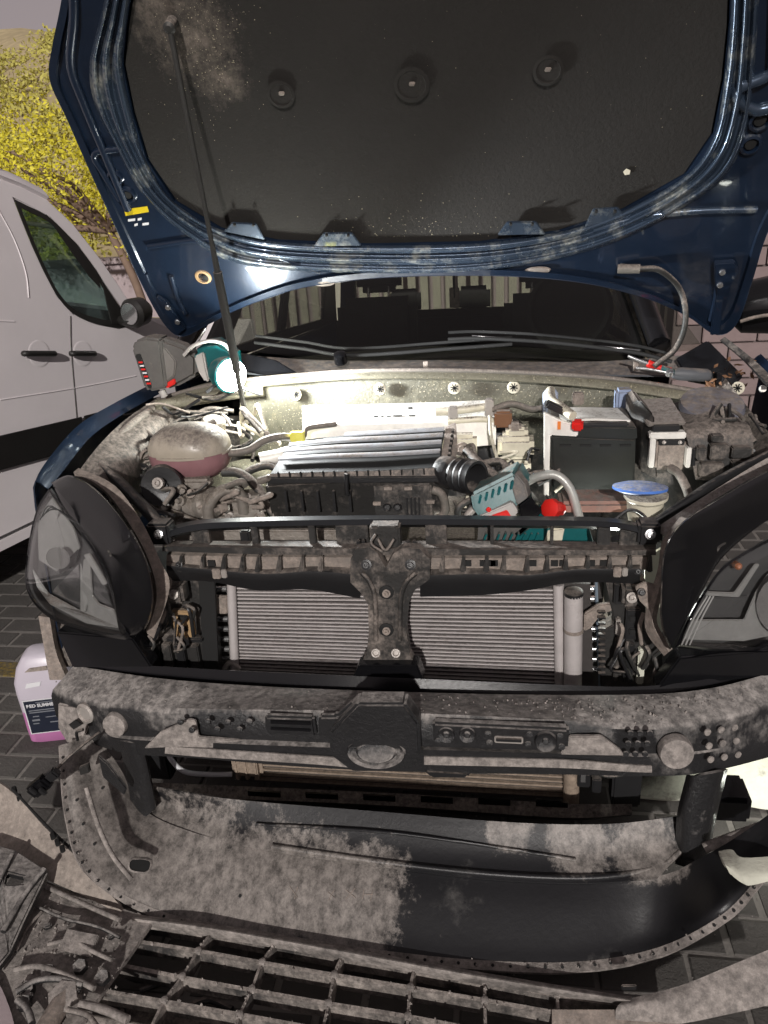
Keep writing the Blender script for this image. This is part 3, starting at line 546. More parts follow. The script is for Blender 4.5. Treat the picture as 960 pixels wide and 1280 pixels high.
# left lower clutter: alternator, brackets, pump
al = lathe('alternator', V(250, 634, 1.90)+Vector((0, .03, 0)), (1, -.15, .1), [(-.05, .02), (-.045, .044), (-.02, .048), (-.015, .042), (.005, .048), (.015, .042), (.03, .048), (.045, .036), (.045, .001)], 'alud', car, 24)
lathe('pulley', V(203, 607, 1.9), (.3, -1, .2), [(-.03, .05), (-.02, .058), (.0, .045), (.01, .058), (.02, .055), (.015, .02), (.025, .018), (.025, .001)], 'black', car, 28)
bolt(197, 604, 1.86, .016, 'alu', car)
bx('engine_bracket', 215, 600, 262, 612, 1.92, .04, 'alud', car, .008)
bx('engine_casting', 285, 622, 330, 652, 1.93, .08, 'alud', car, .015)
bx('engine_casting', 232, 640, 300, 668, 1.93, .08, 'alud', car, .015)
tube('cast_pipe', V3([(262, 660, 1.9), (262, 630, 1.89), (280, 612, 1.9), (300, 618, 1.92), (305, 640, 1.93)]), .016, 'alud', car, 20, 12)
tube('cast_pipe', V3([(215, 650, 1.9), (222, 628, 1.9), (212, 612, 1.92)]), .014, 'alud', car, 14, 10)
for i in range(52):
    a = hr.uniform(185, 340); b = hr.uniform(600, 655); y0 = hr.uniform(1.88, 1.98)
    if hr.random() < .5: lathe('engine_fitting', V(a, b, y0), (hr.uniform(-1, 1), -1, hr.uniform(-.3, 1)), [(-.02, .012), (0, .014), (.002, .008), (.015, .007), (.015, .001)], hr.choice(['alud', 'tan', 'alu']), car, 10)
    else: tube('engine_pipe', [V(a, b, y0), V(a+hr.uniform(-18, 18), b+hr.uniform(-8, 12), y0-.01), V(a+hr.uniform(-30, 30), b+hr.uniform(0, 24), y0)], hr.uniform(.004, .009), hr.choice(['alud', 'rubber', 'hose', 'tan']), car, 12, 8)
# ---- engine cover plate (pale, behind filter box)
cp = surf('engine_cover', [V3([(378, 507, 2.30), (470, 505, 2.30), (565, 502, 2.30), (610, 500, 2.30)]), V3([(378, 532, 2.20), (470, 530, 2.2), (560, 528, 2.2), (620, 526, 2.2)]), V3([(378, 560, 2.19), (470, 560, 2.19), (560, 560, 2.19), (620, 556, 2.19)])], 'whiteplate', car, 20, 0, .01)
for a, b, c in ((470, 521, 5), (478, 521, 3), (486, 521, 5), (497, 520, 12), (515, 520, 9), (513, 510, 6)): box('cover_print', V(a, b, 2.235), (c*.0023, .004, .006), 'void', cp, (.9, 0, 0), 0)
# ---- air filter box
af = plate('air_filter_box', V3([(330, 606, 1.90), (566, 592, 1.90), (556, 640, 1.93), (462, 648, 1.93), (458, 648, 1.93), (340, 648, 1.93)]), (0, .22, 0), 'blackd', car, (), .008)
topB = [(368, 548, 2.12), (430, 541, 2.13), (500, 537, 2.13), (556, 534, 2.13)]; topF = [(338, 592, 1.90), (400, 590, 1.90), (480, 588, 1.90), (548, 584, 1.90)]
lid_rows = []; A = V3(topB); B = V3(topF)
surf('filter_lid', [[v-Vector((0,0,.008)) for v in A], [a.lerp(b, .35)+Vector((0, 0, .002)) for a, b in zip(A, B)], [a.lerp(b, .8)+Vector((0, 0, .0)) for a, b in zip(A, B)], B], 'void', af, 24, 12, .01)
for k in range(4):
    t = .04+k*.215
    r0 = [a.lerp(b, t)+Vector((0, 0, .004+.012*math.sin(t*3))) for a, b in zip(A, B)]; r1 = [a.lerp(b, t+.095)+Vector((0, 0, .004+.012*math.sin(t*3))) for a, b in zip(A, B)]
    if k == 0: r0 = r0[1:]; r1 = r1[1:]
    md = [a.lerp(b, .5)+Vector((0, 0, .003)) for a, b in zip(r0, r1)]
    for rr_ in (r0, r1, md): rr_[0] = rr_[0].lerp(rr_[1], .05)
    surf('lid_rib', [[v-Vector((0, 0, .006)) for v in r0], r0, md, r1, [v-Vector((0, 0, .002)) for v in r1]], 'ribs', af, 24, 12, 0)
bx('filter_rim', 330, 596, 566, 604, 1.885, .03, 'black', af, .003)
surf('lid_front', [[v+Vector((0, -.002, 0)) for v in B], V3([(332, 600, 1.888), (400, 600, 1.886), (480, 599, 1.886), (552, 596, 1.888)])], 'blackd', af, 20, 0, .004)
for k in range(15): box('lid_notch', V(348+k*14, 593-k*.3, 1.883), (.0035, .006, .017), 'void', af, (.2, 0, 0), 0)
tube('filter_clip', V3([(433, 592, 1.87), (433, 610, 1.87), (434, 618, 1.872)]), .006, 'black', af, 6, 8)
plate('filter_side', V3([(548, 586, 1.90), (556, 534, 2.13), (566, 528, 2.14), (568, 560, 2.02), (562, 592, 1.91)]), (.012, 0, 0), 'tan', af, (), .003)
for k in range(8): t = k/8; a = V(553, 584, 1.90).lerp(V(561, 536, 2.12), t); box('side_rib', a+Vector((.014, 0, -.004)), (.008, .012, .035), 'blackd', af, (.3, 0, 0), .001)
for k in range(5): bx('box_rib', 356+k*20, 614, 359+k*20, 640, 1.892, .012, 'black', af, .001)
# intake snout (corrugated)
dc = V(590, 596, 1.86); ax = Vector((.75, -.62, .05)).normalized()
lathe('intake_duct', V(592, 597, 1.86), ax, [(h*.85, r*.80) for h, r in [(-.13, .05), (-.085, .054), (-.075, .048), (-.06, .056), (-.05, .049), (-.035, .058), (-.025, .05), (-.01, .058), (.0, .056), (.012, .056), (.012, .047), (-.03, .045), (-.08, .04), (-.08, .001)]], 'black', car, 32)
# ECU
ec = bx('control_unit', 468, 605, 540, 655, 1.90, .06, 'blackd', car, .006)
for a, b in ((485, 611), (510, 611), (471, 630), (538, 628)): bx('unit_clip', a-5, b-2, a+5, b+2, 1.892, .01, 'tan', ec, .001)
for a in (484, 497): lathe('unit_boss', V(a, 634, 1.897), (0, -1, .2), [(0, .012), (.005, .011), (.002, .007), (.002, .001)], 'black', ec, 14)
for k in range(4): bx('unit_fin', 508+k*5, 622, 510+k*5, 648, 1.894, .01, 'black', ec, .001)
tube('wiring_loom', V3([(540, 612, 1.9), (552, 618, 1.9), (556, 640, 1.9), (540, 655, 1.9)]), .012, 'hose', car, 14, 8)
# right of filter: cast parts, hoses, reservoir
bx('engine_mount', 552, 545, 596, 590, 2.16, .05, 'cream', car, .012)
lathe('mount_bolt', V(578, 562, 2.15), TOC, [(0, .022), (.006, .02), (.006, .012), (.014, .011), (.014, .001)], 'tan', car, 14)
tube('fuel_pipe', V3([(545, 515, 2.2), (580, 512, 2.2), (612, 508, 2.22)]), .012, 'cream', car, 12, 10)
tube('fuel_pipe', V3([(560, 527, 2.2), (600, 524, 2.2), (640, 528, 2.22)]), .009, 'cream', car, 12, 10)
bx('pipe_clamp', 606, 500, 617, 522, 2.19, .03, 'alu', car, .004)
bx('pipe_clamp', 560, 510, 572, 524, 2.18, .03, 'alu', car, .004)
tube('pipe', V3([(615, 512, 2.2), (640, 505, 2.2), (665, 512, 2.22), (690, 508, 2.24)]), .010, 'hose', car, 16, 8)
bx('solenoid', 618, 515, 640, 535, 2.16, .05, mat('rust_brown_fitting', (.16, .07, .03), .6, dust=.4), car, .006)
rv = bx('brake_fluid_reservoir', 622, 548, 668, 576, 2.12, .09, 'cream', car, .014)
bx('reservoir_neck', 632, 535, 660, 549, 2.14, .05, 'cream', rv, .01)
bx('reservoir_cap', 636, 530, 652, 540, 2.14, .04, 'tan', rv, .008)
bx('reservoir_lower', 628, 577, 664, 592, 2.13, .07, 'cream', rv, .01)
lathe('brake_servo', V(618, 565, 2.32), (0, -1, .1), [(-.04, .12), (0, .12), (.03, .09), (.05, .04), (.05, .001)], 'black', car, 32)
for i in range(9):
    a = hr.uniform(610, 680); b = hr.uniform(570, 600)
    tube('wiring_loom', [V(a, b, 2.05), V(a+hr.uniform(-14, 20), b+hr.uniform(5, 25), 2.02), V(a+hr.uniform(-20, 30), b+hr.uniform(20, 45), 1.98)], hr.uniform(.003, .008), hr.choice(['cream', 'hose', 'rubber', 'black']), car, 12, 6)
tube('wiring_loom', V3([(612, 520, 2.15), (614, 545, 2.1), (622, 575, 2.05)]), .005, 'cream', car, 10, 6)
tube('breather_hose', V3([(583, 563, 1.98), (600, 580, 1.93), (622, 598, 1.88), (640, 610, 1.86)]), .013, 'rubber', car, 16, 10)
tube('breather_hose', V3([(600, 580, 1.96), (625, 577, 1.98), (632, 590, 1.96), (615, 602, 1.92)]), .010, 'rubber', car, 20, 10)
tube('air_conditioning_pipe', V3([(652, 606, 1.90), (672, 596, 1.88), (695, 594, 1.87), (712, 610, 1.86), (722, 640, 1.85), (732, 680, 1.84), (742, 720, 1.84)]), .0115, mat('pale_painted_pipe', (.45, .45, .42), .35, .3), car, 36, 12)
tube('air_conditioning_pipe', V3([(582, 655, 1.86), (586, 642, 1.86), (600, 632, 1.87), (618, 632, 1.88)]), .010, 'alu', car, 18, 10)
tube('coolant_hose', V3([(572, 650, 1.88), (574, 634, 1.88), (590, 625, 1.9), (606, 628, 1.92)]), .009, 'rubber', car, 18, 10)
for i in range(34):
    a = hr.uniform(560, 690); b = hr.uniform(560, 640); y0 = 2.06-.0018*(b-560)
    tube('wiring_loom', [V(a, b, y0), V(a+hr.uniform(-18, 22), b+hr.uniform(-6, 14), y0-.02), V(a+hr.uniform(-25, 32), b+hr.uniform(4, 28), y0-.03)], hr.uniform(.0025, .007), hr.choice(['rubber', 'hose', 'black', 'cream', 'alud', 'black']), car, 10, 6)
# ---- battery
bt = plate('battery', V3([(688, 545, 1.99), (795, 548, 1.99), (793, 626, 1.99), (690, 624, 1.99)]), (0, .19, 0), 'batt', car, (), .006)
plate('battery_lid', V3([(690, 532, 1.985), (796, 534, 1.985), (797, 550, 1.985), (688, 546, 1.985)]), (0, .195, 0), 'batt', bt, (), .004)
for a in (700, 725, 750, 775): bx('case_groove', a, 556, a+14, 558, 1.986, .006, 'void', bt, 0)
surf('battery_sleeve', [V3([(692, 513, 2.14), (715, 509, 2.15), (772, 510, 2.16)]), V3([(703, 526, 2.03), (740, 523, 2.03), (788, 525, 2.03)])], 'whiteplate', bt, 8, 0, .006)
plate('sleeve_flank', V3([(680, 516, 1.99), (706, 528, 1.978), (724, 532, 1.978), (722, 546, 1.978), (688, 544, 1.978), (686, 624, 1.978), (680, 620, 1.98)]), (0, .02, 0), 'whiteplate', bt, (), .003)
box('terminal_cover', V(722, 534, 1.965)+Vector((0, 0, .006)), (.028, .03, .024), 'red', bt, (.2, 0, -.15), .005)
bx('sleeve_mark', 697, 527, 701, 537, 1.974, .002, mat('orange_print', (.7, .2, .03), .5, bump=0), bt, 0)
box('terminal_clamp', V(700, 512, 2.03), (.09, .03, .02), 'black', bt, (0, .5, .2), .005)
bx('battery_handle', 724, 529, 786, 534, 1.98, .02, 'black', bt, .003)
tube('battery_cable', V3([(716, 520, 2.0), (700, 508, 2.05), (690, 500, 2.12), (688, 488, 2.2)]), .013, 'cream', car, 14, 10)
lathe('strut_cap', V(688, 500, 2.2), (0, 0, 1), [(-.04, .022), (.02, .022), (.03, .014), (.03, .001)], mat('pale_blue_grey_plastic', (.35, .4, .5), .5), car, 16)
bx('relay', 716, 492, 730, 507, 2.2, .03, 'tan', car, .004)
bx('support_bracket', 770, 488, 792, 520, 2.2, .05, mat('blue_grey_bracket', (.25, .31, .45), .5, dust=.3), car, .008)
# ---- fuse box and cooling box at right
fb = plate('fuse_box', V3([(800, 500, 2.03), (818, 520, 1.98), (822, 600, 1.98), (800, 590, 2.02), (790, 560, 2.05), (790, 505, 2.06)]), (.0, .12, 0), 'blackd', car, (), .005)
plate('fuse_box_lid', V3([(790, 500, 2.14), (838, 496, 2.14), (858, 528, 1.98), (810, 530, 1.975)]), (0, .012, -.012), 'alu', fb, (), .003)
bx('bracket_slot', 816, 531, 850, 540, 1.975, .02, 'black', fb, .003)
bx('bracket_rail', 812, 541, 858, 549, 1.97, .03, 'whiteplate', fb, .003)
bx('relay_block', 820, 550, 858, 588, 1.975, .08, 'tan', fb, .006)
bx('bracket_edge', 812, 549, 819, 585, 1.972, .02, 'whiteplate', fb, .002)
bx('bracket_tab', 858, 560, 864, 585, 1.95, .03, 'whiteplate', fb, .002)
bx('relay_cap', 864, 560, 872, 584, 1.95, .03, 'black', fb, .004)
for a in (830, 850): bolt(a, 553, 1.972, .005, 'alu', fb)
bx('relay_top', 824, 549, 856, 557, 1.973, .01, 'black', fb, .002)
eb = surf('electrics_cover', [V3([(838, 505, 2.2), (880, 494, 2.2), (915, 502, 2.2)]), V3([(845, 520, 2.08), (890, 512, 2.08), (925, 520, 2.08)]), V3([(858, 545, 1.97), (900, 540, 1.97), (940, 540, 1.97)]), V3([(870, 600, 1.95), (905, 600, 1.95), (942, 590, 1.95)])], 'blackd', car, 24, 18, .01)
for (a, b, c, d) in ((890, 545, 905, 553), (888, 557, 912, 575), (915, 560, 940, 573), (875, 580, 905, 596), (915, 578, 938, 590), (872, 560, 884, 576)): bx('cover_block', a, b, c, d, 1.93, .03, 'blackd', eb, .003)
lathe('air_cap', V(890, 505, 2.12), (0, -.3, 1), [(-.01, .085), (.006, .08), (.012, .05), (.012, .001)], mat('smooth_grey_cover', (.16, .16, .19), .35, dust=.25), eb, 28)
tube('drain_hose', V3([(838, 585, 1.93), (848, 592, 1.90), (858, 610, 1.87), (864, 630, 1.85)]), .011, 'hose', car, 14, 10)
for i in range(16):
    a = hr.uniform(900, 950); b = hr.uniform(490, 560)
    tube('wiring_loom', [V(a, b, 2.05), V(a+hr.uniform(-10, 22), b+hr.uniform(4, 20), 2.02), V(a+hr.uniform(-10, 30), b+hr.uniform(10, 35), 1.99)], hr.uniform(.004, .009), hr.choice(['black', 'rubber', 'hose']), car, 10, 6)
bx('wing_bolt_stub', 882, 485, 888, 498, 2.36, .02, 'whiteplate', car, .003); disc('wing_grommet', V(953, 486, 2.3), (0, -1, .3), .010, .008, 'whiteplate', car)
# washer filler with blue lid
wf = lathe('washer_filler', V(806, 634, 1.80), (0, -.05, 1), [(-.06, .03), (-.02, .04), (.02, .044), (.028, .052), (.036, .052), (.036, .04)], 'cream', car, 26)
lathe('blue_lid', V(800, 611, 1.79), (.02, .17, 1), [(-.006, .05), (.0, .064), (.006, .064), (.012, .045), (.013, .001)], 'bluecap', wf, 28)
bx('bay_ledge', 700, 628, 800, 642, 1.86, .1, mat('reddish_inner_rail', (.28, .16, .13), .6, dust=.5), car, .01)
tube('latch_cable', V3([(768, 650, 1.74), (785, 638, 1.75), (802, 642, 1.74), (820, 665, 1.7)]), .004, 'black', car, 14, 6)
# ---- front upper crossmember
ucm = surf('upper_crossmember', [V3([(193, 668, 1.70), (235, 652, 1.71), (300, 647, 1.72), (480, 644, 1.72), (660, 645, 1.72), (770, 648, 1.71), (828, 664, 1.70)]),
                               V3([(192, 672, 1.665), (235, 657, 1.67), (300, 652, 1.68), (480, 649, 1.68), (660, 650, 1.68), (770, 653, 1.67), (828, 668, 1.665)]),
                               V3([(192, 678, 1.66), (235, 665, 1.66), (300, 659, 1.67), (480, 656, 1.67), (660, 657, 1.67), (770, 660, 1.66), (828, 676, 1.66)]),
                               V3([(192, 680, 1.69), (235, 668, 1.69), (300, 662, 1.70), (480, 659, 1.70), (660, 660, 1.70), (770, 663, 1.69), (828, 679, 1.69)])], 'bar', car, 50, 0, .003)
surf('lower_shelf', [V3([(205, 676, 1.70), (330, 676, 1.70), (480, 676, 1.70), (640, 676, 1.70), (820, 678, 1.70)]), V3([(203, 683, 1.63), (330, 685, 1.63), (480, 686, 1.63), (640, 687, 1.63), (820, 688, 1.63)]), V3([(203, 689, 1.63), (330, 693, 1.63), (480, 694, 1.63), (640, 694, 1.63), (820, 694, 1.63)])], 'blackd', car, 40, 0, .004)
surf('toothed_rail', [V3([(208, 694, 1.65), (330, 696, 1.65), (480, 697, 1.65), (640, 698, 1.65), (812, 696, 1.65)]), V3([(210, 716, 1.655), (330, 716, 1.655), (480, 716, 1.655), (640, 718, 1.655), (812, 712, 1.655)])], 'tan', car, 30, 3, .02)
for k in range(24):
    a = 222+k*25.5+hr.uniform(-5, 5)
    if 428 < a < 540: continue
    pts = [(a, 695), (a+3, 695), (a+4, 716), (a-4, 716)]; pp('rail_tooth', pts, 1.632, .02, 'blackd', car)
for k in range(10):
    a = hr.choice([hr.uniform(230, 420), hr.uniform(560, 780)]); bx('rail_slot', a, 701, a+9, 708, 1.646, .006, 'void', car, 0)
# uprights between bar and shelf
for a, wd in ((250, 22), (318, 8), (390, 8), (440, 40), (545, 26), (615, 4), (690, 4), (755, 16), (790, 30)): bx('crossmember_post', a-wd/2, 657, a+wd/2, 684, 1.672, .02, 'blackd', car, .002)
bx('bar_window_panel', 300, 664, 312, 684, 1.70, .02, 'black', car)
box('panel_backing', V(330, 672, 1.80), (.5, .02, .05), 'alud', car)
# lower black fascia either side of latch bracket
def fascia(top, bot): surf('radiator_top_guard', [V3([(a, b, 1.66) for a, b in top]), V3([(a, b, 1.63) for a, b in [(p[0], (p[1]*2+q[1])/3) for p, q in zip(top, bot)]]), V3([(a, b, 1.65) for a, b in bot])], 'black', car, 40, 8, .01)
fascia([(208, 700), (260, 706), (330, 710), (390, 706), (450, 708)], [(210, 726), (262, 727), (322, 738), (385, 737), (450, 748)])
fascia([(525, 710), (600, 708), (660, 712), (720, 706), (800, 704)], [(525, 746), (600, 744), (660, 738), (720, 728), (800, 730)])
for a, b in ((270, 718), (772, 716)):
    bx('guard_clip', a-5, b-6, a+5, b+6, 1.625, .01, 'tan', car, .002); bx('guard_clip', a+6, b-5, a+13, b+5, 1.625, .01, 'alu', car, .002)
for a, b in ((198, 668), (813, 668)):
    bx('corner_mount', a-15, b-12, a+13, b+14, 1.655, .05, 'black', car, .006); bolt(a, b, 1.645, .012, 'chrome', car)
for a, b in ((217, 743), (790, 747)):
    bx('mount_eye', a-12, b-12, a+11, b+13, 1.64, .05, 'blackd', car, .008); bolt(a, b, 1.632, .013, 'alu', car)
for a, b in ((224, 706), (797, 714)): bolt(a, b, 1.635, .009, 'black', car)
# diagonal wing braces
def bar3(name, pts, w_, m, y0=0):
    p = V3(pts); o_ = Vector((0, 0, 1)); surf(name, [[v+Vector((-w_, 0, .0)) for v in p], [v+Vector((-w_*.3, -.01, .012)) for v in p], [v+Vector((w_*.4, -.01, .010)) for v in p], [v+Vector((w_, 0, -.008)) for v in p]], m, car, 24, 8, .012)
bar3('wing_brace', [(118, 574, 1.95), (140, 592, 1.88), (170, 622, 1.78), (198, 652, 1.70), (212, 662, 1.69)], .026, 'black')
bar3('wing_brace', [(775, 672, 1.69), (815, 655, 1.70), (855, 630, 1.74), (900, 600, 1.80), (960, 568, 1.88), (1010, 545, 1.95)], .022, 'black')
surf('headlamp_gasket', [V3([(808, 668, 1.68), (850, 640, 1.70), (900, 608, 1.76), (960, 572, 1.86), (1020, 545, 1.94)]), V3([(820, 676, 1.66), (856, 650, 1.68), (905, 617, 1.74), (965, 585, 1.84), (1025, 560, 1.92)])], 'alu', car, 24, 4, .008)
# ---- latch bracket
lb = pp('latch_bracket', [(438, 700), (444, 687), (462, 684), (472, 692), (482, 710), (492, 692), (504, 685), (524, 686), (538, 700), (537, 724), (518, 738), (510, 756), (508, 790), (512, 818), (524, 838), (446, 838), (458, 818), (461, 790), (460, 756), (452, 742), (438, 728)], 1.60, .03, 'blackd', car, (), 0)
for pts in ([(452, 716), (462, 728), (469, 750), (470, 800)], [(520, 716), (508, 728), (501, 750), (500, 800)]): tube('bracket_rib', L(pts, 1.598), .006, 'blackd', lb, 20, 8)
for a, b in ((458, 706), (513, 706)): bolt(a, b, 1.596, .013, 'black', lb)
for a, b in ((470, 816), (495, 816)): lathe('bracket_washer', V(a, b, 1.598), TOC, [(0, .012), (.005, .011), (.005, .008), (.001, .006), (.001, .001)], 'alu', lb, 16)
for a, b in ((483, 740), (483, 787)):
    disc('bracket_hole', V(a, b, 1.599), (0, -1, 0), .018, .003, 'void', lb); bolt(a, b+2, 1.592, .010, 'tan', lb)
pp('bracket_foot', [(448, 832), (522, 832), (530, 853), (440, 850)], 1.575, .05, 'gloss', lb, (), .004)
ct = bx('bonnet_catch', 462, 658, 500, 686, 1.64, .04, 'blackd', car, .005)
tube('catch_hook', V3([(472, 674, 1.62), (482, 688, 1.61), (493, 674, 1.62)]), .004, 'blackd', ct, 12, 8)
bx('catch_plate', 472, 658, 494, 663, 1.635, .01, 'blackd', ct, .002)
for a in (446, 452, 508, 516): bx('catch_spring', a, 676, a+4, 688, 1.63, .012, 'black', ct, .002)
tube('catch_lever', V3([(470, 668, 1.62), (464, 680, 1.61), (478, 690, 1.61)]), .004, 'blackd', ct, 10, 8)
# ---- radiator pack
YR = 1.74
rd = plate('condenser', V3([(283, 728, YR), (738, 730, YR), (742, 858, YR), (290, 842, YR)]), (0, .012, 0), 'finback', car)
n = 24; rd_ = random.Random(2)
for k in range(n):
    t = (k+.5+rd_.uniform(-.09, .09))/n; a = V(296, 733, YR-.006).lerp(V(300, 838, YR-.006), t); b = V(698, 735, YR-.006).lerp(V(700, 856, YR-.006), t)
    o = plate('cooling_tube', [a+Vector((0, 0, -.0022)), b+Vector((0, 0, -.0022)), b+Vector((0, 0, .0018)), a+Vector((0, 0, .0018))], (0, .01, 0), 'fin', rd)
tube('header_tube', V3([(289, 724, YR-.01), (294, 845, YR-.01)]), .0125, 'fin', rd, 3, 14)
tube('header_tube', V3([(698, 730, YR-.01), (700, 860, YR-.01)]), .0135, 'fin', rd, 3, 14)
dr = tube('receiver_drier', V3([(717, 742, YR-.03), (716, 862, YR-.03)]), .023, 'fin', rd, 4, 20)
lathe('drier_cap', V(717, 741, YR-.03), (0, -.1, 1), [(-.004, .0235), (.005, .023), (.009, .016), (.009, .001)], 'black', rd, 20)
tube('drier_band', V3([(717, 785, YR-.03), (717, 789, YR-.03)]), .0245, 'tan', rd, 2, 20)
rad = plate('radiator', V3([(262, 722, YR+.05), (752, 722, YR+.05), (756, 870, YR+.05), (268, 860, YR+.05)]), (0, .03, 0), 'finback', car)
for k in range(9):
    for x0, x1, x2 in ((270, 284, 5), (731, 744, 1)):
        yy = 736+k*12.5; sh = k*.6
        a = V(x0+sh, yy, YR+.02); b = V(x1+sh, yy, YR+.02); tube('radiator_coil', [a, b], .0085, 'chrome', rad, 2, 10)
for x0 in (267, 745): tube('radiator_frame', V3([(x0, 720, YR), (x0+5, 860, YR)]), .004, mat('blue_grey_frame_metal', (.22, .28, .34), .4, .5), rad, 2, 6)
pp('condenser_bracket', [(244, 744), (284, 746), (284, 768), (272, 768), (262, 764), (246, 760)], YR-.015, .012, 'tan', rd)
pp('condenser_bracket', [(730, 768), (748, 756), (766, 754), (766, 764), (752, 768), (738, 786), (730, 790)], YR-.035, .012, 'tan', rd)
tube('lower_hose_stub', V3([(300, 836, 1.72), (288, 828, 1.72), (280, 836, 1.72)]), .007, 'alu', rd, 8, 8)
box('radiator_fan_housing', V(500, 800, 1.86), (1.1, .04, .42), 'black', car)
# carrier uprights
for sgn, pts in ((0, [(206, 724), (258, 724), (262, 742), (248, 800), (268, 800), (272, 860), (188, 852), (192, 800), (214, 790), (212, 750)]), (1, [(756, 720), (808, 728), (806, 790), (826, 800), (832, 870), (752, 866), (750, 790), (768, 780)])):
    pp('front_carrier', pts, 1.70, .05, 'blackd', car)
pp('carrier_gap', [(248, 726), (268, 726), (274, 858), (256, 858)], 1.695, .01, 'void', car, (), 0)
for (a, b, c, d, m_) in ((216, 764, 240, 797, 'copper'), (222, 770, 234, 776, 'void'), (222, 784, 234, 790, 'void'), (208, 798, 252, 803, 'black'), (190, 808, 200, 845, 'black'), (205, 806, 216, 850, 'blackd'), (222, 806, 232, 850, 'black'), (238, 808, 250, 850, 'blackd'), (768, 730, 778, 756, 'black'), (782, 762, 800, 800, 'black'), (786, 770, 796, 778, 'void'), (786, 786, 796, 794, 'void'), (768, 800, 774, 852, 'blackd'), (780, 806, 792, 855, 'black'), (797, 812, 806, 856, 'liner'), (770, 775, 776, 795, 'alu')):
    bx('carrier_fitting', a, b, c, d, 1.68 if m_ != 'void' else 1.674, .02, m_, car, .003)
for k in range(12): bx('carrier_slot', 748, 765+k*7, 757, 767+k*7, 1.69, .01, 'black', car, 0)
for i in range(26):
    sd_ = i % 2; a = hr.uniform(178, 235) if sd_ else hr.uniform(770, 830); b = hr.uniform(745, 835)
    tube('carrier_wiring', [V(a, b, 1.66), V(a+hr.uniform(-12, 12), b+hr.uniform(5, 18), 1.65), V(a+hr.uniform(-14, 14), b+hr.uniform(18, 42), 1.66)], hr.uniform(.003, .006), hr.choice(['black', 'blackd', 'rubber', 'tan']), car, 10, 6)
# ---- lower intercooler
ic = plate('intercooler', V3([(300, 938, 1.68), (715, 962, 1.68), (716, 1000, 1.68), (300, 976, 1.68)]), (0, .05, 0), 'finback', car)
for k in range(6):
    a0 = V(318, 944+k*6, 1.67); b0 = V(712, 966+k*6, 1.67); plate('intercooler_tube', [a0+Vector((0, 0, -.0027)), b0+Vector((0, 0, -.0027)), b0+Vector((0, 0, .0027)), a0+Vector((0, 0, .0027))], (0, .012, 0), 'brown', ic)
bx('intercooler_tank', 288, 944, 326, 974, 1.655, .05, 'brown', ic, .012)
for k in range(3): bx('tank_rib', 292+k*12, 942, 297+k*12, 976, 1.65, .03, 'brown', ic, .004)
tube('end_cylinder', V3([(714, 955, 1.66), (714, 1002, 1.66)]), .021, 'brown', ic, 3, 16)
tube('white_pipe', V3([(206, 934, 1.62), (216, 952, 1.62), (232, 965, 1.62), (260, 968, 1.64), (290, 968, 1.65)]), .007, 'print', car, 20, 10)
surf('lower_tie_bar', [V3([(190, 978, 1.66), (330, 984, 1.64), (500, 992, 1.63), (700, 1004, 1.62), (790, 1005, 1.62)]), V3([(190, 996, 1.63), (330, 1000, 1.61), (500, 1008, 1.60), (700, 1022, 1.59), (790, 1018, 1.6)])], 'blackd', car, 30, 4, .03)
for k in range(6): bx('tie_bar_slot', 310+k*72, 990+k*2.6, 350+k*72, 996+k*2.6, 1.60, .006, 'gloss', car, 0)
bx('lower_carrier', 765, 965, 802, 1010, 1.62, .06, 'black', car, .006); bx('lower_carrier', 170, 935, 210, 975, 1.66, .06, 'black', car, .006)
for a, b, c, d in ((722, 968, 738, 985), (740, 975, 752, 992)): bx('lower_connector', a, b, c, d, 1.63, .03, 'black', car, .003)
bx('connector_glint', 726, 966, 732, 978, 1.625, .006, 'chrome', car, 0)
tube('lower_wiring', V3([(735, 960, 1.6), (760, 970, 1.58), (790, 965, 1.58), (820, 960, 1.58)]), .006, 'rubber', car, 16, 8)
box('dark_behind_beam', V(480, 930, 1.95), (1.3, .02, .4), 'void', car)  # added dark sheet for the shade behind the beam
# lit inner wing panels right
surf('inner_liner', V3([(800, 985, 1.85), (830, 972, 1.83), (860, 968, 1.8), (880, 975, 1.8)]) and [V3([(802, 972, 1.85), (840, 962, 1.83), (885, 960, 1.82)]), V3([(800, 995, 1.78), (840, 1000, 1.76), (880, 998, 1.76)])], 'liner', car, 14, 6, .01)
surf('inner_liner', [V3([(905, 940, 1.86), (930, 935, 1.86), (985, 925, 1.86)]), V3([(912, 985, 1.80), (940, 985, 1.79), (985, 975, 1.79)]), V3([(935, 1008, 1.76), (960, 1012, 1.75), (990, 1010, 1.75)])], 'liner', car, 14, 8, .01)
surf('inner_liner', [V3([(806, 700, 1.80), (820, 690, 1.80), (838, 680, 1.80)]), V3([(806, 735, 1.80), (820, 735, 1.80), (836, 735, 1.80)]), V3([(804, 800, 1.8), (815, 800, 1.8), (826, 800, 1.8)])], 'liner', car, 8, 6, .01)
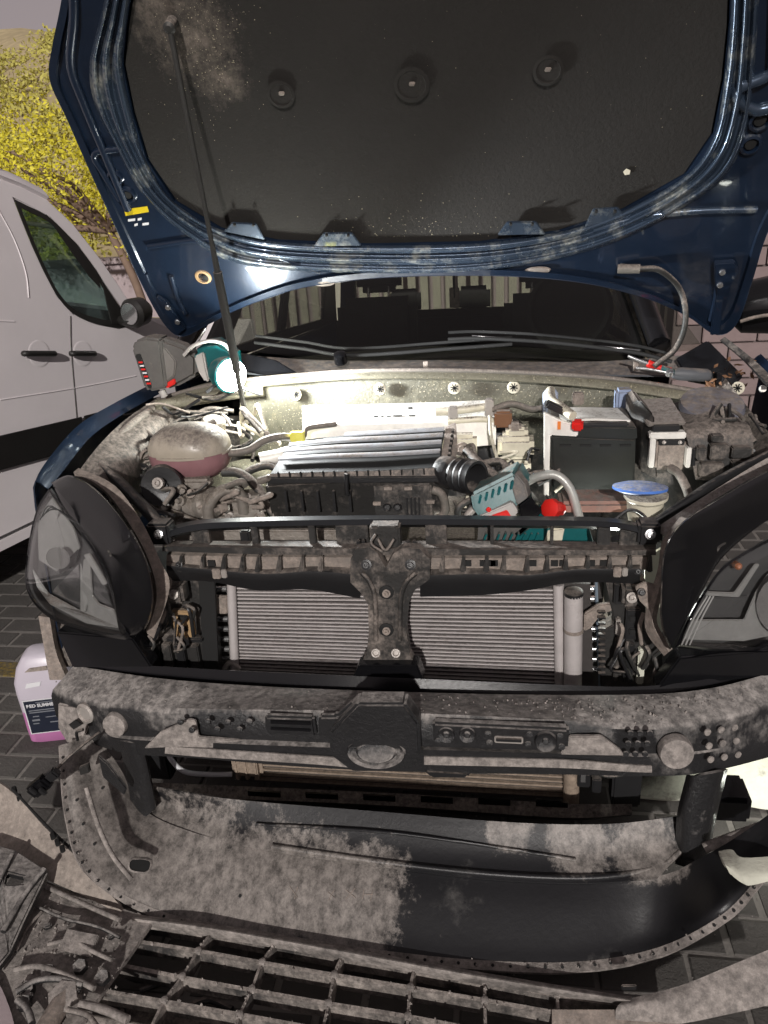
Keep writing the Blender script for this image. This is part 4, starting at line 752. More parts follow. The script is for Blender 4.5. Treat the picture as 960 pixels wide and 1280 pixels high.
# ---- headlamps
def headlamp(black, gl, facets, yf, sgn):
    # yf(px) gives the distance of the front surface
    root = None
    c = [sum(p[0] for p in black)/len(black), sum(p[1] for p in black)/len(black)]
    rows = [[V(c[0]+(a-c[0])*k, c[1]+(b-c[1])*k, yf(c[0]+(a-c[0])*k)-o_) for a, b in black+black[:1]] for k, o_ in ((1, -.05), (1, -.01), (.97, .006), (.85, .012), (.5, .016), (.05, .016))]
    h = surf('headlamp', rows, 'gloss', car, 64, 0, 0)
    c = [sum(p[0] for p in gl)/len(gl), sum(p[1] for p in gl)/len(gl)]
    plate('lamp_bowl', [V(a, b, yf(a)+.075) for a, b in gl], (0, .01, 0), 'dark_refl', h)
    surf('lamp_rim', [[V(c[0]+(a-c[0])*k, c[1]+(b-c[1])*k, yf(a)-o_) for a, b in gl+gl[:1]] for k, o_ in ((1.02, -.03), (1.02, .002), (.96, .004), (.94, -.03))], 'gloss', h, 80, 0, .002)
    surf('lens', [[V(c[0]+(a-c[0])*k, c[1]+(b-c[1])*k, yf(c[0]+(a-c[0])*k)-o_) for a, b in gl+gl[:1]] for k, o_ in ((1, 0), (.9, .012), (.6, .022), (.3, .026), (.02, .027))], 'lens', h, 80, 0, .002)
    for pts, m_, dp in facets: plate('bezel_facet', [V(a, b, yf(a)+d_+dp) for a, b, d_ in pts], (0, .006, 0), m_, h, (), .002)
    return h
yl = lambda a: 1.50+max(0, (160-a))*.0019
hl = headlamp([(64, 603), (88, 594), (118, 610), (146, 640), (168, 672), (184, 705), (192, 745), (186, 778), (170, 794), (150, 790), (142, 750), (128, 706), (100, 662), (76, 630)],
              [(62, 612), (46, 640), (36, 685), (34, 735), (58, 768), (105, 788), (158, 797), (148, 765), (132, 712), (104, 668), (80, 636)],
              [([(62, 618, .03), (92, 660, .03), (100, 685, .05), (70, 715, .03), (48, 700, .02), (46, 650, .02)], 'grey_refl', 0),
               ([(72, 688, .06), (98, 686, .06), (96, 702, .05), (74, 718, .05)], 'void', -.01),
               ([(104, 700, .02), (112, 696, .02), (116, 745, .05), (124, 755, .05), (142, 762, .02), (150, 786, .015), (108, 780, .015), (62, 756, .02), (46, 735, .02), (40, 712, .02), (60, 742, .05), (100, 764, .05)], 'grey_refl', -.005),
               ([(64, 740, .05), (98, 706, .05), (104, 760, .05)], 'mirror', .01),
               ([(100, 704, .045), (112, 745, .06), (106, 766, .04), (100, 764, .04)], 'grey_refl', -.01),
               ([(110, 700, .05), (128, 722, .05), (140, 758, .05), (118, 750, .05)], 'dark_refl', 0),
               ([(104, 694, .03), (112, 692, .03), (134, 730, .03), (128, 732, .03)], 'grey_refl', -.015)], yl, -1)
yr = lambda a: 1.50+max(0, (a-850))*.0016
hr_lamp = headlamp([(838, 812), (826, 780), (826, 730), (830, 690), (850, 655), (900, 622), (960, 588), (1030, 560), (1040, 600), (960, 650), (905, 695), (880, 735), (858, 775)],
         [(846, 808), (862, 772), (884, 735), (908, 706), (955, 678), (1010, 650), (1040, 660), (1035, 780), (965, 808), (900, 812)],
         [([(855, 800, .02), (868, 775, .02), (930, 775, .03), (945, 740, .04), (958, 720, .04), (985, 700, .04), (990, 790, .02), (930, 802, .02)], 'grey_refl', 0),
          ([(872, 748, .06), (935, 745, .06), (925, 772, .05), (868, 773, .05)], 'dark_refl', -.005),
          ([(884, 738, .07), (905, 714, .07), (950, 690, .07), (950, 722, .07), (925, 740, .07)], 'mirror', .015),
          ([(936, 772, .05), (952, 740, .05), (990, 720, .05), (990, 778, .05)], 'mirror', -.005),
          ([(884, 740, .04), (918, 741, .04), (944, 705, .04), (950, 706, .04), (924, 747, .04), (882, 745, .04)], 'grey_refl', -.01)], yr, 1)
for k in range(3): tube('lens_moulding', V3([(852+k*5, 806, 1.49), (866+k*5, 775, 1.49), (884+k*4, 745, 1.5)]), .0018, 'grey_refl', hr_lamp, 10, 6)
lathe('reflector_bowl', V(990, 745, 1.72), (-.1, -1, .1), [(0, .01), (.02, .06), (.05, .085), (.052, .088)], 'mirror', hr_lamp, 24)
lathe('reflector_bowl', V(76, 694, 1.66), (.2, -1, .1), [(0, .008), (.008, .02), (.02, .028), (.022, .03)], 'mirror', hl, 20)
for k in range(4): tube('lens_moulding', V3([(50+k*3, 650-k*4, 1.62), (62+k*4, 632+k*2, 1.62), (88+k*4, 650+k*2, 1.6)]), .0015, 'dark_refl', hl, 8, 6)
lathe('bulb', V(920, 706, 1.66), (0, -1, .3), [(0, .009), (.02, .008), (.025, .004), (.025, .001)], 'amber', car, 14)
surf('lamp_bracket', [V3([(92, 590, 1.72), (130, 612, 1.66), (162, 655, 1.6), (186, 700, 1.57), (196, 745, 1.56), (184, 792, 1.56)]), V3([(98, 585, 1.74), (142, 606, 1.68), (176, 650, 1.62), (200, 700, 1.59), (212, 735, 1.58), (192, 798, 1.57)])], 'tan', car, 30, 4, .012)
plate('lamp_mount', V3([(186, 716, 1.60), (200, 715, 1.60), (214, 726, 1.6), (212, 738, 1.60), (196, 752, 1.59), (190, 778, 1.58), (186, 760, 1.58)]), (0, .01, 0), 'tan', car, (), .002)
bolt(203, 727, 1.592, .009, 'black', car)
surf('lamp_bracket', [V3([(862, 648, 1.64), (838, 672, 1.62), (832, 710, 1.60), (820, 750, 1.58), (816, 780, 1.57), (836, 815, 1.55)]), V3([(850, 646, 1.66), (828, 676, 1.64), (822, 712, 1.62), (808, 760, 1.6), (808, 790, 1.59), (830, 820, 1.57)])], 'tan', car, 30, 4, .012)
plate('lamp_mount', V3([(794, 734, 1.61), (806, 728, 1.61), (826, 734, 1.60), (816, 768, 1.59), (800, 752, 1.6)]), (0, .01, 0), 'tan', car, (), .002)
bolt(802, 740, 1.60, .009, 'black', car)
# under-lamp structure
surf('wing_stay', [V3([(48, 770, 1.72), (55, 810, 1.70), (62, 850, 1.68)]), V3([(62, 772, 1.72), (70, 815, 1.7), (84, 850, 1.68)])], 'tan', car, 12, 3, .02)
plate('under_lamp_shield', V3([(70, 790, 1.66), (165, 798, 1.62), (190, 835, 1.60), (90, 835, 1.62)]), (0, .05, 0), 'gloss', car, (), .004)
plate('under_lamp_panel', V3([(62, 778, 1.75), (140, 795, 1.75), (120, 830, 1.72), (80, 835, 1.72)]), (0, .02, 0), 'blackd', car, (), .004)
plate('under_lamp_shield', V3([(850, 822, 1.60), (905, 815, 1.62), (975, 812, 1.66), (970, 845, 1.64), (820, 862, 1.58)]), (0, .05, 0), 'gloss', car, (), .004)
plate('wing_lower_panel', V3([(905, 818, 1.72), (985, 800, 1.76), (990, 850, 1.76), (940, 845, 1.74)]), (0, .02, 0), 'plaster', car, (), .004)
# ---- crash beam
cb = surf('crash_beam', [
    V3([(92, 832, 1.64), (200, 848, 1.56), (330, 858, 1.53), (480, 864, 1.52), (640, 868, 1.52), (800, 868, 1.53), (890, 860, 1.57), (975, 838, 1.66)]),
    V3([(66, 862, 1.58), (140, 880, 1.48), (250, 886, 1.43), (400, 888, 1.40), (560, 893, 1.39), (700, 900, 1.40), (820, 905, 1.43), (900, 895, 1.49), (985, 872, 1.60)]),
    V3([(64, 870, 1.57), (140, 888, 1.47), (250, 894, 1.42), (400, 896, 1.39), (560, 902, 1.38), (700, 908, 1.39), (820, 912, 1.42), (900, 903, 1.48), (985, 880, 1.59)]),
    V3([(70, 895, 1.57), (142, 918, 1.47), (250, 922, 1.42), (400, 928, 1.39), (560, 934, 1.38), (700, 938, 1.39), (820, 942, 1.42), (900, 935, 1.48), (985, 915, 1.59)]),
    V3([(74, 900, 1.58), (145, 922, 1.46), (250, 928, 1.405), (400, 934, 1.375), (560, 938, 1.365), (700, 942, 1.375), (820, 946, 1.41), (900, 938, 1.475), (985, 918, 1.585)]),
    V3([(80, 915, 1.58), (150, 940, 1.46), (250, 948, 1.405), (400, 960, 1.375), (560, 966, 1.365), (700, 968, 1.375), (830, 970, 1.41), (900, 962, 1.475), (985, 940, 1.585)]),
    V3([(90, 915, 1.66), (150, 935, 1.54), (250, 942, 1.50), (400, 952, 1.47), (560, 958, 1.46), (700, 962, 1.47), (830, 965, 1.50), (900, 955, 1.55), (985, 935, 1.65)])], 'beam', car, 90, 0, .006)
surf('beam_air_guide', [V3([(90, 812, 1.66), (150, 828, 1.62), (250, 836, 1.59), (400, 843, 1.57), (560, 850, 1.57), (700, 856, 1.57), (800, 858, 1.58), (890, 848, 1.61), (960, 834, 1.68)]), V3([(90, 834, 1.65), (150, 850, 1.60), (250, 857, 1.57), (400, 864, 1.55), (560, 870, 1.55), (700, 874, 1.55), (800, 876, 1.56), (890, 868, 1.59), (960, 850, 1.66)])], 'gloss', car, 50, 3, .008)
surf('beam_ledge', [V3([(165, 930, 1.452), (250, 936, 1.398), (400, 946, 1.368), (455, 950, 1.362)]), V3([(170, 938, 1.45), (250, 946, 1.397), (400, 956, 1.368), (455, 962, 1.362)])], 'mud', cb, 30, 0, .004)
surf('beam_ledge', [V3([(530, 946, 1.360), (700, 950, 1.367), (770, 955, 1.385), (815, 958, 1.40)]), V3([(530, 956, 1.358), (700, 960, 1.366), (770, 964, 1.384), (815, 966, 1.40)])], 'mud', cb, 30, 0, .004)
# centre boss
def boss(pts, y, th, m_='beam', bev=.006, nm='beam_boss'): return pp(nm, pts, y, th, m_, cb, (), bev)
boss([(446, 880), (506, 880), (524, 905), (526, 945), (500, 966), (440, 966), (412, 945), (412, 915)], 1.345, .05, 'beam')
lathe('beam_emblem_seat', V(470, 940, 1.34), (0, -1, .3), [(0, .066), (.006, .063), (.0, .055), (.0, .045), (.005, .04), (.002, .001)], 'beam', cb, 32).scale = (1, 1, .45)
boss([(330, 896), (392, 898), (396, 922), (332, 918)], 1.372, .02); bx('boss_slot', 338, 902, 388, 906, 1.367, .01, 'gloss', cb, .001); bx('boss_slot', 338, 911, 388, 914, 1.367, .01, 'gloss', cb, .001)
boss([(398, 896), (420, 896), (440, 878), (448, 886), (428, 908), (418, 926), (398, 924)], 1.365, .02)
boss([(540, 904), (712, 912), (710, 938), (690, 940), (600, 938), (542, 930)], 1.360, .025)
for a in (558, 584): lathe('boss_ring', V(a, 918, 1.357), (0, -1, .2), [(0, .018), (.006, .017), (.004, .012), (.002, .008), (.005, .005), (.005, .001)], 'beam', cb, 18)
lathe('boss_ring', V(682, 926, 1.357), (0, -1, .2), [(0, .024), (.008, .022), (.004, .017), (.002, .008), (.007, .006), (.007, .001)], 'beam', cb, 20)
bx('boss_slot', 618, 922, 654, 930, 1.355, .01, 'alu', cb, .002); bx('boss_slot', 620, 924, 652, 928, 1.352, .006, 'black', cb, .001)
for a, b in ((610, 917), (612, 928), (660, 930), (662, 918), (700, 920), (702, 933), (548, 926), (352, 908), (260, 902), (272, 912), (285, 903), (300, 912), (312, 902), (226, 902), (240, 912), (404, 918), (410, 906)): lathe('boss_pip', V(a, b, 1.36 if a > 500 else 1.385), (0, -1, .2), [(0, .008), (.004, .007), (.005, .001)], 'beam', cb, 12)
boss([(525, 962), (590, 966), (584, 974), (540, 974)], 1.36, .04, 'black')
# triangular mud shelves, recess
pp('beam_recess_mud', [(180, 936), (200, 916), (236, 900), (244, 902), (248, 922), (400, 934), (400, 940), (220, 934)], 1.40, .01, 'mud', cb, (), .002)
pp('beam_recess_mud', [(712, 921), (752, 921), (775, 938), (780, 945), (700, 944)], 1.375, .01, 'mud', cb, (), .002)
# big round caps
for a, b, y_, r in ((143, 907, 1.45, .031), (846, 942, 1.395, .036)): lathe('tow_cap', V(a, b, y_), (0.05 if a > 500 else -.05, -1, .15), [(-.02, r*1.02), (0, r), (.004, r*.96), (.006, r*.5), (.006, .001)], 'mud', cb, 30)
for k in range(6):
    for j in range(3):
        a = 884+k*17+j*2; b = 915+j*17-k*3; y_ = 1.435+k*.033
        lathe('beam_dimple', V(a, b, y_), (.45, -1, .1), [(0, .0085), (.003, .008), (.004, .001)], 'mud', cb, 12)
for k in range(3):
    for j in range(3): lathe('beam_dimple', V(788+k*12-j*3, 916+j*13, 1.385), (0, -1, .1), [(0, .007), (.004, .006), (.004, .001)], 'beam', cb, 10)
# left end torn mount and lamp ring
lathe('lamp_ring', V(106, 892, 1.50), (-.3, -1, .1), [(-.01, .028), (0, .028), (.004, .022), (.0, .018), (.0, .001)], 'alu', cb, 20)
plate('torn_mount', V3([(72, 880, 1.55), (98, 884, 1.52), (112, 905, 1.5), (104, 925, 1.5), (84, 930, 1.52), (72, 910, 1.55)]), (0, .03, 0), 'mud', cb, (), .004)
plate('mount_hole', V3([(86, 906, 1.505), (94, 900, 1.50), (102, 906, 1.497), (92, 912, 1.50)]), (0, .004, 0), 'void', cb)
# legs below beam
surf('beam_leg', [V3([(148, 925, 1.46), (158, 970, 1.46), (166, 1020, 1.46)]), V3([(160, 928, 1.44), (172, 970, 1.44), (180, 1022, 1.44)]), V3([(178, 930, 1.45), (190, 985, 1.45), (194, 1010, 1.45), ]), V3([(180, 930, 1.49), (192, 985, 1.49), (195, 1008, 1.49)])], 'beam', car, 16, 10, .008)
surf('beam_leg', [V3([(858, 968, 1.47), (846, 1020, 1.46), (844, 1080, 1.45)]), V3([(870, 970, 1.44), (858, 1020, 1.43), (858, 1084, 1.42)]), V3([(900, 965, 1.45), (888, 1020, 1.44), (880, 1084, 1.43)]), V3([(910, 962, 1.5), (896, 1020, 1.48), (884, 1082, 1.47)])], 'beam', car, 16, 10, .008)
bx('leg_slot', 858, 1076, 868, 1079, 1.415, .004, 'void', car, 0)
# ---- lower apron
patch(M['apronclean'], [(Z(200, 1110, .1), .36), (Z(330, 1120, .1), .26), (Z(430, 1130, .1), .22), (Z(810, 1060, .21), .12), (Z(720, 1045, .22), .12), (Z(640, 1030, .23), .09), (V(110, 1010, 1.38), .3), (V(140, 950, 1.45), .25)], (.26, .235, .215), 9, .26, .44)
ap = surf('lower_apron', [
    V3([(118, 915, 1.52), (150, 960, 1.50), (178, 1010, 1.46), (240, 1040, 1.42)])+[Z(340, 1062, .16), Z(480, 1082, .16), Z(600, 1096, .16), Z(720, 1102, .16), Z(820, 1096, .17)]+V3([(880, 1070, 1.38), (930, 1040, 1.42), (985, 1000, 1.46)]),
    V3([(100, 920, 1.50), (125, 990, 1.42), (155, 1055, 1.34)])+[Z(230, 1085, .13), Z(340, 1100, .135), Z(480, 1118, .135), Z(600, 1130, .135), Z(720, 1134, .135), Z(820, 1125, .14)]+V3([(890, 1095, 1.32), (940, 1060, 1.38), (990, 1020, 1.42)]),
    V3([(88, 928, 1.47), (102, 1010, 1.36), (132, 1080, 1.28)])+[Z(220, 1125, .095), Z(340, 1145, .095), Z(480, 1165, .095), Z(600, 1178, .095), Z(720, 1180, .095), Z(820, 1165, .10)]+V3([(895, 1130, 1.24), (945, 1085, 1.32), (990, 1050, 1.38)]),
    V3([(80, 930, 1.46), (88, 1020, 1.34), (116, 1090, 1.25)])+[Z(205, 1140, .085), Z(340, 1166, .08), Z(480, 1188, .08), Z(600, 1200, .08), Z(720, 1202, .08), Z(820, 1185, .09)]+V3([(900, 1145, 1.22), (950, 1095, 1.30), (990, 1060, 1.36)])], 'apronclean', car, 80, 24, .005)
rim = V3([(74, 932, 1.45), (82, 1022, 1.33), (108, 1092, 1.24)])+[Z(190, 1146, .085), Z(330, 1176, .08), Z(480, 1200, .08), Z(600, 1212, .08), Z(720, 1215, .08), Z(825, 1196, .09)]+V3([(910, 1152, 1.21), (957, 1100, 1.29), (1000, 1060, 1.35)])
rim0 = V3([(80, 930, 1.46), (88, 1020, 1.34), (116, 1090, 1.25)])+[Z(205, 1140, .086), Z(340, 1166, .081), Z(480, 1188, .081), Z(600, 1200, .081), Z(720, 1202, .081), Z(820, 1185, .091)]+V3([(900, 1145, 1.22), (950, 1095, 1.30), (990, 1060, 1.36)])
surf('apron_flange', [rim0, rim], 'mud', car, 80, 3, .006)
ra, rb_ = rs(rim0, 62), rs(rim, 62)
for i in range(1, 60):
    if i % 1 == 0: lathe('flange_hole', ra[i].lerp(rb_[i], .5)+Vector((0, 0, .001)), (0, -.5, 1), [(-.002, .0035), (.001, .0035), (.001, .001)], 'void', car, 8)
surf('undershield', [[Z(190, 985, .26), Z(300, 1000, .24), Z(480, 1015, .24), Z(640, 1028, .24), Z(760, 1030, .24), Z(850, 1020, .25)], V3([(185, 1000, 1.50)])+[Z(300, 1030, .19), Z(480, 1055, .19), Z(640, 1068, .19), Z(760, 1070, .19), Z(855, 1055, .2)], V3([(185, 1015, 1.46), (240, 1042, 1.42)])+[Z(340, 1064, .165), Z(480, 1084, .165), Z(600, 1098, .165), Z(720, 1104, .165), Z(822, 1098, .175)]], 'apronclean', car, 50, 12, .005)
tube('undershield_ridge', [Z(340, 1058, .172), Z(480, 1078, .172), Z(620, 1093, .172), Z(740, 1097, .172), Z(820, 1085, .175), Z(850, 1065, .19)], .007, 'apronclean', car, 40, 8)
tube('undershield_ridge', [Z(320, 1030, .20), Z(480, 1040, .215), Z(640, 1062, .20), Z(720, 1075, .19)], .004, 'apronclean', car, 30, 6)
from mathutils.bvhtree import BVHTree
apl = WL[ap.name]; bv = BVHTree.FromPolygons([v.co+apl for v in ap.data.vertices], [tuple(p.vertices) for p in ap.data.polygons])
def onap(a, b, lift=.0015):
    h = bv.ray_cast(CAM, ray(a, b).normalized()); return h[0]-ray(a, b).normalized()*lift if h[0] else Z(a, b, .13)
plate('apron_slot', [onap(a, b) for a, b in ((162, 1077), (167, 1074), (184, 1075), (188, 1079), (186, 1087), (180, 1090), (166, 1088), (162, 1084))], (0, .003, -.003), 'void', ap)  # slot's inner darkness painted as a flat dark plate on the apron
surf('slot_lip', [[onap(a, b, .002) for a, b in ((160, 1078), (167, 1072), (186, 1073), (190, 1079), (187, 1088), (180, 1092), (164, 1090), (160, 1084), (160, 1078))], [onap(a, b, .004) for a, b in ((162, 1078), (167, 1074), (184, 1075), (188, 1079), (186, 1087), (180, 1090), (166, 1088), (162, 1084), (162, 1078))]], 'mud', ap, 40, 0, .001)
for a, b in ((96, 1000), (104, 1030), (118, 1055), (300, 1120), (128, 985), (140, 1120)): disc('rivet_hole', onap(a, b), (0, -.6, .8), .004, .001, 'void', ap, 8)
# scratches scored in the mud: short strokes like letters
for p in (((362, 1108), (372, 1122)), ((372, 1108), (368, 1124)), ((410, 1115), (418, 1122)), ((418, 1112), (410, 1126)), ((432, 1112), (444, 1122)), ((444, 1110), (432, 1124)), ((455, 1112), (453, 1124)), ((466, 1112), (463, 1126)), ((455, 1118), (466, 1118))):
    tube('scratch', [onap(*p[0], .001), onap(*p[1], .001)], .0011, 'tan', ap, 4, 5)
plate('apron_vent', V3([(122, 945, 1.40), (134, 955, 1.40), (158, 985, 1.40), (155, 995, 1.40), (128, 972, 1.40)]), (0, .01, 0), 'beam', car, (), .003)
plate('apron_clip', V3([(98, 960, 1.39), (110, 955, 1.39), (112, 966, 1.39), (100, 970, 1.39)]), (0, .01, 0), 'blackd', car, (), .002)
tube('apron_rib', V3([(108, 985, 1.36), (122, 1030, 1.31), (140, 1068, 1.27), (165, 1100, 1.22)]), .006, 'mud', car, 20, 8)
tube('torn_hook', V3([(97, 925, 1.46), (96, 915, 1.45), (104, 912, 1.45)]), .004, 'black', car, 8, 6)
zl = V(925, 1085, 1.29).z
surf('wing_liner', [[Z(898, 1064, zl-.015), Z(915, 1062, zl-.01), Z(930, 1072, zl), Z(990, 1068, zl)], [Z(905, 1078, zl), Z(920, 1086, zl), Z(935, 1092, zl), Z(990, 1084, zl)], [Z(912, 1092, zl-.01), Z(928, 1104, zl-.012), Z(942, 1106, zl-.01), Z(990, 1094, zl-.01)]], 'liner', car, 16, 6, .008)
tube('wing_liner_flange', V3([(880, 1060, 1.42), (920, 1045, 1.43), (985, 1020, 1.46)]), .012, 'mud', car, 12, 8)
bx('lower_duct', 892, 1000, 940, 1030, 1.58, .1, 'gloss', car, .01)
# hanging sensor lead
ld = tube('sensor_lead', V3([(124, 916, 1.42), (105, 930, 1.38), (80, 952, 1.34), (62, 972, 1.30)]), .0035, 'rubber', car, 20, 8)
cn = box('plug', V(50, 982, 1.29), (.06, .03, .035), 'gloss', ld, (0, -.65, .1), .006); box('plug', V(66, 968, 1.30), (.03, .022, .025), 'black', ld, (0, -.65, .1), .004)
for q in (-.012, .012): box('plug_latch', V(46, 984, 1.27)+Vector((q, 0, -.012)), (.012, .008, .02), 'black', ld, (0, -.65, .1), .002)
# ================================================================== REMOVED BUMPER ON THE GROUND
bc = thing('bumper_cover', Z(400, 1220, 0), 'muddy black bumper with open grille lying face up on the pavers', 'bumper')
GZ = .075
def G(a, b, z=GZ): return Z(a, b, z)
hb = [[(188, 1154), (265, 1166), (345, 1180), (428, 1196), (518, 1212), (606, 1228), (696, 1244), (780, 1256)],
      [(165, 1176), (248, 1190), (328, 1204), (418, 1220), (513, 1236), (606, 1252), (698, 1268), (800, 1285)],
      [(140, 1204), (228, 1222), (315, 1238), (411, 1256), (510, 1272), (607, 1290), (700, 1308)],
      [(114, 1236), (206, 1252), (300, 1270), (404, 1288), (508, 1306), (608, 1326), (702, 1345)],
      [(90, 1270), (188, 1288), (288, 1306), (398, 1326), (506, 1346), (608, 1368)]]
rg = random.Random(4)
for row in hb:
    p = [G(a, b+rg.uniform(-1, 1)) for a, b in row]
    surf('grille_bar', [[v+Vector((0, .010, -.030)) for v in p], [v+Vector((0, .005, .002)) for v in p], [v+Vector((0, -.003, .0)) for v in p], [v+Vector((0, -.006, -.034)) for v in p]], 'grille', bc, 60, 0, .002)
for i in range(7):
    p = [G(*r[i]) for r in hb if i < len(r)]; p = [p[0]*1.0+(p[0]-p[1])*.15]+p
    surf('grille_rib', [[v+Vector((-.005, 0, -.03)) for v in p], [v+Vector((-.003, 0, .005)) for v in p], [v+Vector((.003, 0, .005)) for v in p], [v+Vector((.005, 0, -.03)) for v in p]], 'grille', bc, 30, 0, .003)
    for v in p[1:5]: lathe('grille_node', v+Vector((0, 0, .006)), (0, 0, 1), [(-.006, .009), (.002, .008), (.004, .003)], 'mud', bc, 8)
surf('grille_surround', [[G(150, 1140, .10), G(265, 1156, .10), G(430, 1184, .10), G(606, 1216, .10), G(790, 1246, .10)], [G(170, 1150, .105), G(265, 1162, .105), G(430, 1191, .105), G(606, 1223, .105), G(790, 1252, .105)], [G(176, 1160, .07), G(265, 1172, .07), G(430, 1200, .07), G(606, 1232, .07), G(790, 1260, .07)]], 'mud', bc, 40, 8, .006)
surf('grille_surround', [[G(172, 1140, .10), G(140, 1190, .10), G(108, 1235, .10), G(70, 1290, .10)], [G(190, 1152, .10), G(160, 1196, .10), G(128, 1240, .10), G(92, 1295, .10)]], 'mud', bc, 20, 4, .012)
surf('bumper_face', [[G(48, 1098, .13), G(100, 1118, .12), G(172, 1142, .10)], [G(30, 1140, .12), G(85, 1165, .12), G(148, 1190, .09)], [G(0, 1200, .12), G(70, 1215, .12), G(118, 1238, .09)], [G(-20, 1290, .1), G(40, 1290, .1), G(80, 1290, .09)]], 'mud', bc, 16, 14, .006)
surf('painted_corner', [[G(-25, 965, .26), G(15, 990, .25), G(60, 1038, .2), G(110, 1085, .17), G(150, 1132, .12)], [G(-25, 1000, .20), G(5, 1015, .2), G(55, 1060, .18), G(100, 1102, .15), G(152, 1138, .11)], [G(-25, 1075, .15), G(10, 1075, .15), G(60, 1100, .14), G(100, 1118, .13), G(150, 1142, .10)]], mat('dusty_beige_bumper_skin', (.27, .235, .205), .6, dust=.5, sc=9, bump=.3, dcol=(.36, .31, .27)), bc, 24, 12, .006)
tube('corner_clip_edge', [G(15, 986, .255), G(60, 1034, .205), G(110, 1081, .175), G(135, 1112, .14)], .004, 'void', bc, 30, 6)
for t in ((18, 990), (24, 1000), (66, 1048), (72, 1056), (78, 1064)): box('corner_clip', G(t[0], t[1]-3, .24 if t[0] < 40 else .2), (.02, .012, .012), 'void', bc, (0, 0, -.9), .002)
plate('black_bracket', [G(-20, 1050, .2), G(20, 1062, .2), G(60, 1088, .19), G(30, 1150, .17), G(12, 1190, .16), G(-20, 1230, .16)], (0, 0, -.02), 'beam', bc, [[G(8, 1090, .2), G(30, 1095, .2), G(28, 1104, .2), G(4, 1106, .2)]], .004)
tube('bracket_bar', [G(56, 1086, .205), G(30, 1120, .19), G(4, 1165, .18)], .007, 'beam', bc, 12, 8); tube('bracket_bar', [G(15, 1068, .21), G(0, 1100, .2), G(-15, 1130, .19)], .006, 'beam', bc, 12, 8)
tube('bumper_lug', [G(88, 1240, .12), G(72, 1262, .12), G(55, 1290, .12)], .022, 'tan', bc, 8, 8); lathe('lug_head', G(80, 1247, .125), (0, -.3, 1), [(-.02, .035), (.01, .033), (.014, .02), (.014, .001)], 'mud', bc, 6)
surf('silver_bumper_skin', [[G(-30, 1215, .13), G(-5, 1225, .13), G(12, 1260, .12), G(22, 1300, .12)], [G(-30, 1290, .12), G(-15, 1290, .12), G(-5, 1300, .12), G(0, 1310, .12)]], 'plaster', bc, 12, 6, .006)
for a, b in ((28, 1238), (36, 1246), (95, 1240), (140, 1170), (60, 1158)): box('skin_lug', G(a, b, .13), (.018, .014, .012), 'beam', bc, (0, 0, rg.uniform(0, 1)), .003)
surf('bumper_arm', [[G(780, 1250, .10), G(850, 1232, .13), (G(910, 1208, .15)), G(990, 1175, .16)], [G(770, 1262, .10), G(850, 1252, .12), G(910, 1236, .13), G(990, 1212, .14)], [G(770, 1290, .06), G(850, 1280, .08), G(910, 1268, .1), G(990, 1250, .1)]], 'mud', bc, 20, 10, .008)
surf('bumper_face', [[G(690, 1262, .09), G(770, 1262, .09), G(850, 1262, .09)], [G(690, 1300, .07), G(770, 1300, .07), G(850, 1300, .07)]], 'tan', bc, 10, 5, .006)
for a, b in ((786, 1234), (880, 1240)): box('arm_hook', G(a, b, .12), (.03, .006, .014), 'black', bc, (0, 0, .1), .002)
surf('inner_web', [[G(120, 1250, .02), G(300, 1280, .02), G(500, 1310, .02)], [G(90, 1330, .02), G(280, 1350, .02), G(500, 1370, .02)]], 'blackd', bc, 10, 4, .004)
for pts, r_, m_ in (([(50, 1104), (96, 1126), (150, 1150)], .006, 'mud'), ([(40, 1130), (80, 1148), (120, 1158), (150, 1172)], .004, 'beam'), ([(60, 1180), (90, 1176), (118, 1190), (140, 1200)], .005, 'mud'), ([(18, 1212), (50, 1208), (90, 1222), (118, 1236)], .006, 'mud'), ([(20, 1240), (46, 1226), (76, 1224), (104, 1232)], .007, 'beam'), ([(22, 1250), (34, 1262), (40, 1280)], .008, 'beam'), ([(20, 1190), (34, 1160), (52, 1140)], .004, 'grille'), ([(100, 1255), (130, 1262), (160, 1275)], .009, 'mud'), ([(84, 1262), (110, 1270), (125, 1290)], .006, 'grille')):
    tube('moulded_ridge', [G(a, b, .135) for a, b in pts], r_, m_, bc, 20, 8)
for a, b in ((34, 1236), (30, 1254), (100, 1208), (60, 1215), (128, 1222)): lathe('clip_seat', G(a, b, .13), (0, -.3, 1), [(-.01, .016), (.006, .015), (.002, .009), (.002, .001)], 'beam', bc, 6)
plate('broken_flap', [G(84, 1160, .15), G(124, 1168, .14), G(112, 1196, .13), G(72, 1186, .14)], (0, .004, -.01), 'mud', bc, (), .002)
# brace showing through the grille
for pts in ([(150, 1215), (175, 1225), (200, 1215)], [(175, 1238), (210, 1225), (240, 1212)], [(130, 1262), (150, 1250), (155, 1285)], [(230, 1262), (260, 1250), (290, 1262)]): tube('rear_stay', [G(a, b, .03) for a, b in pts], .008, 'black', bc, 8, 6)
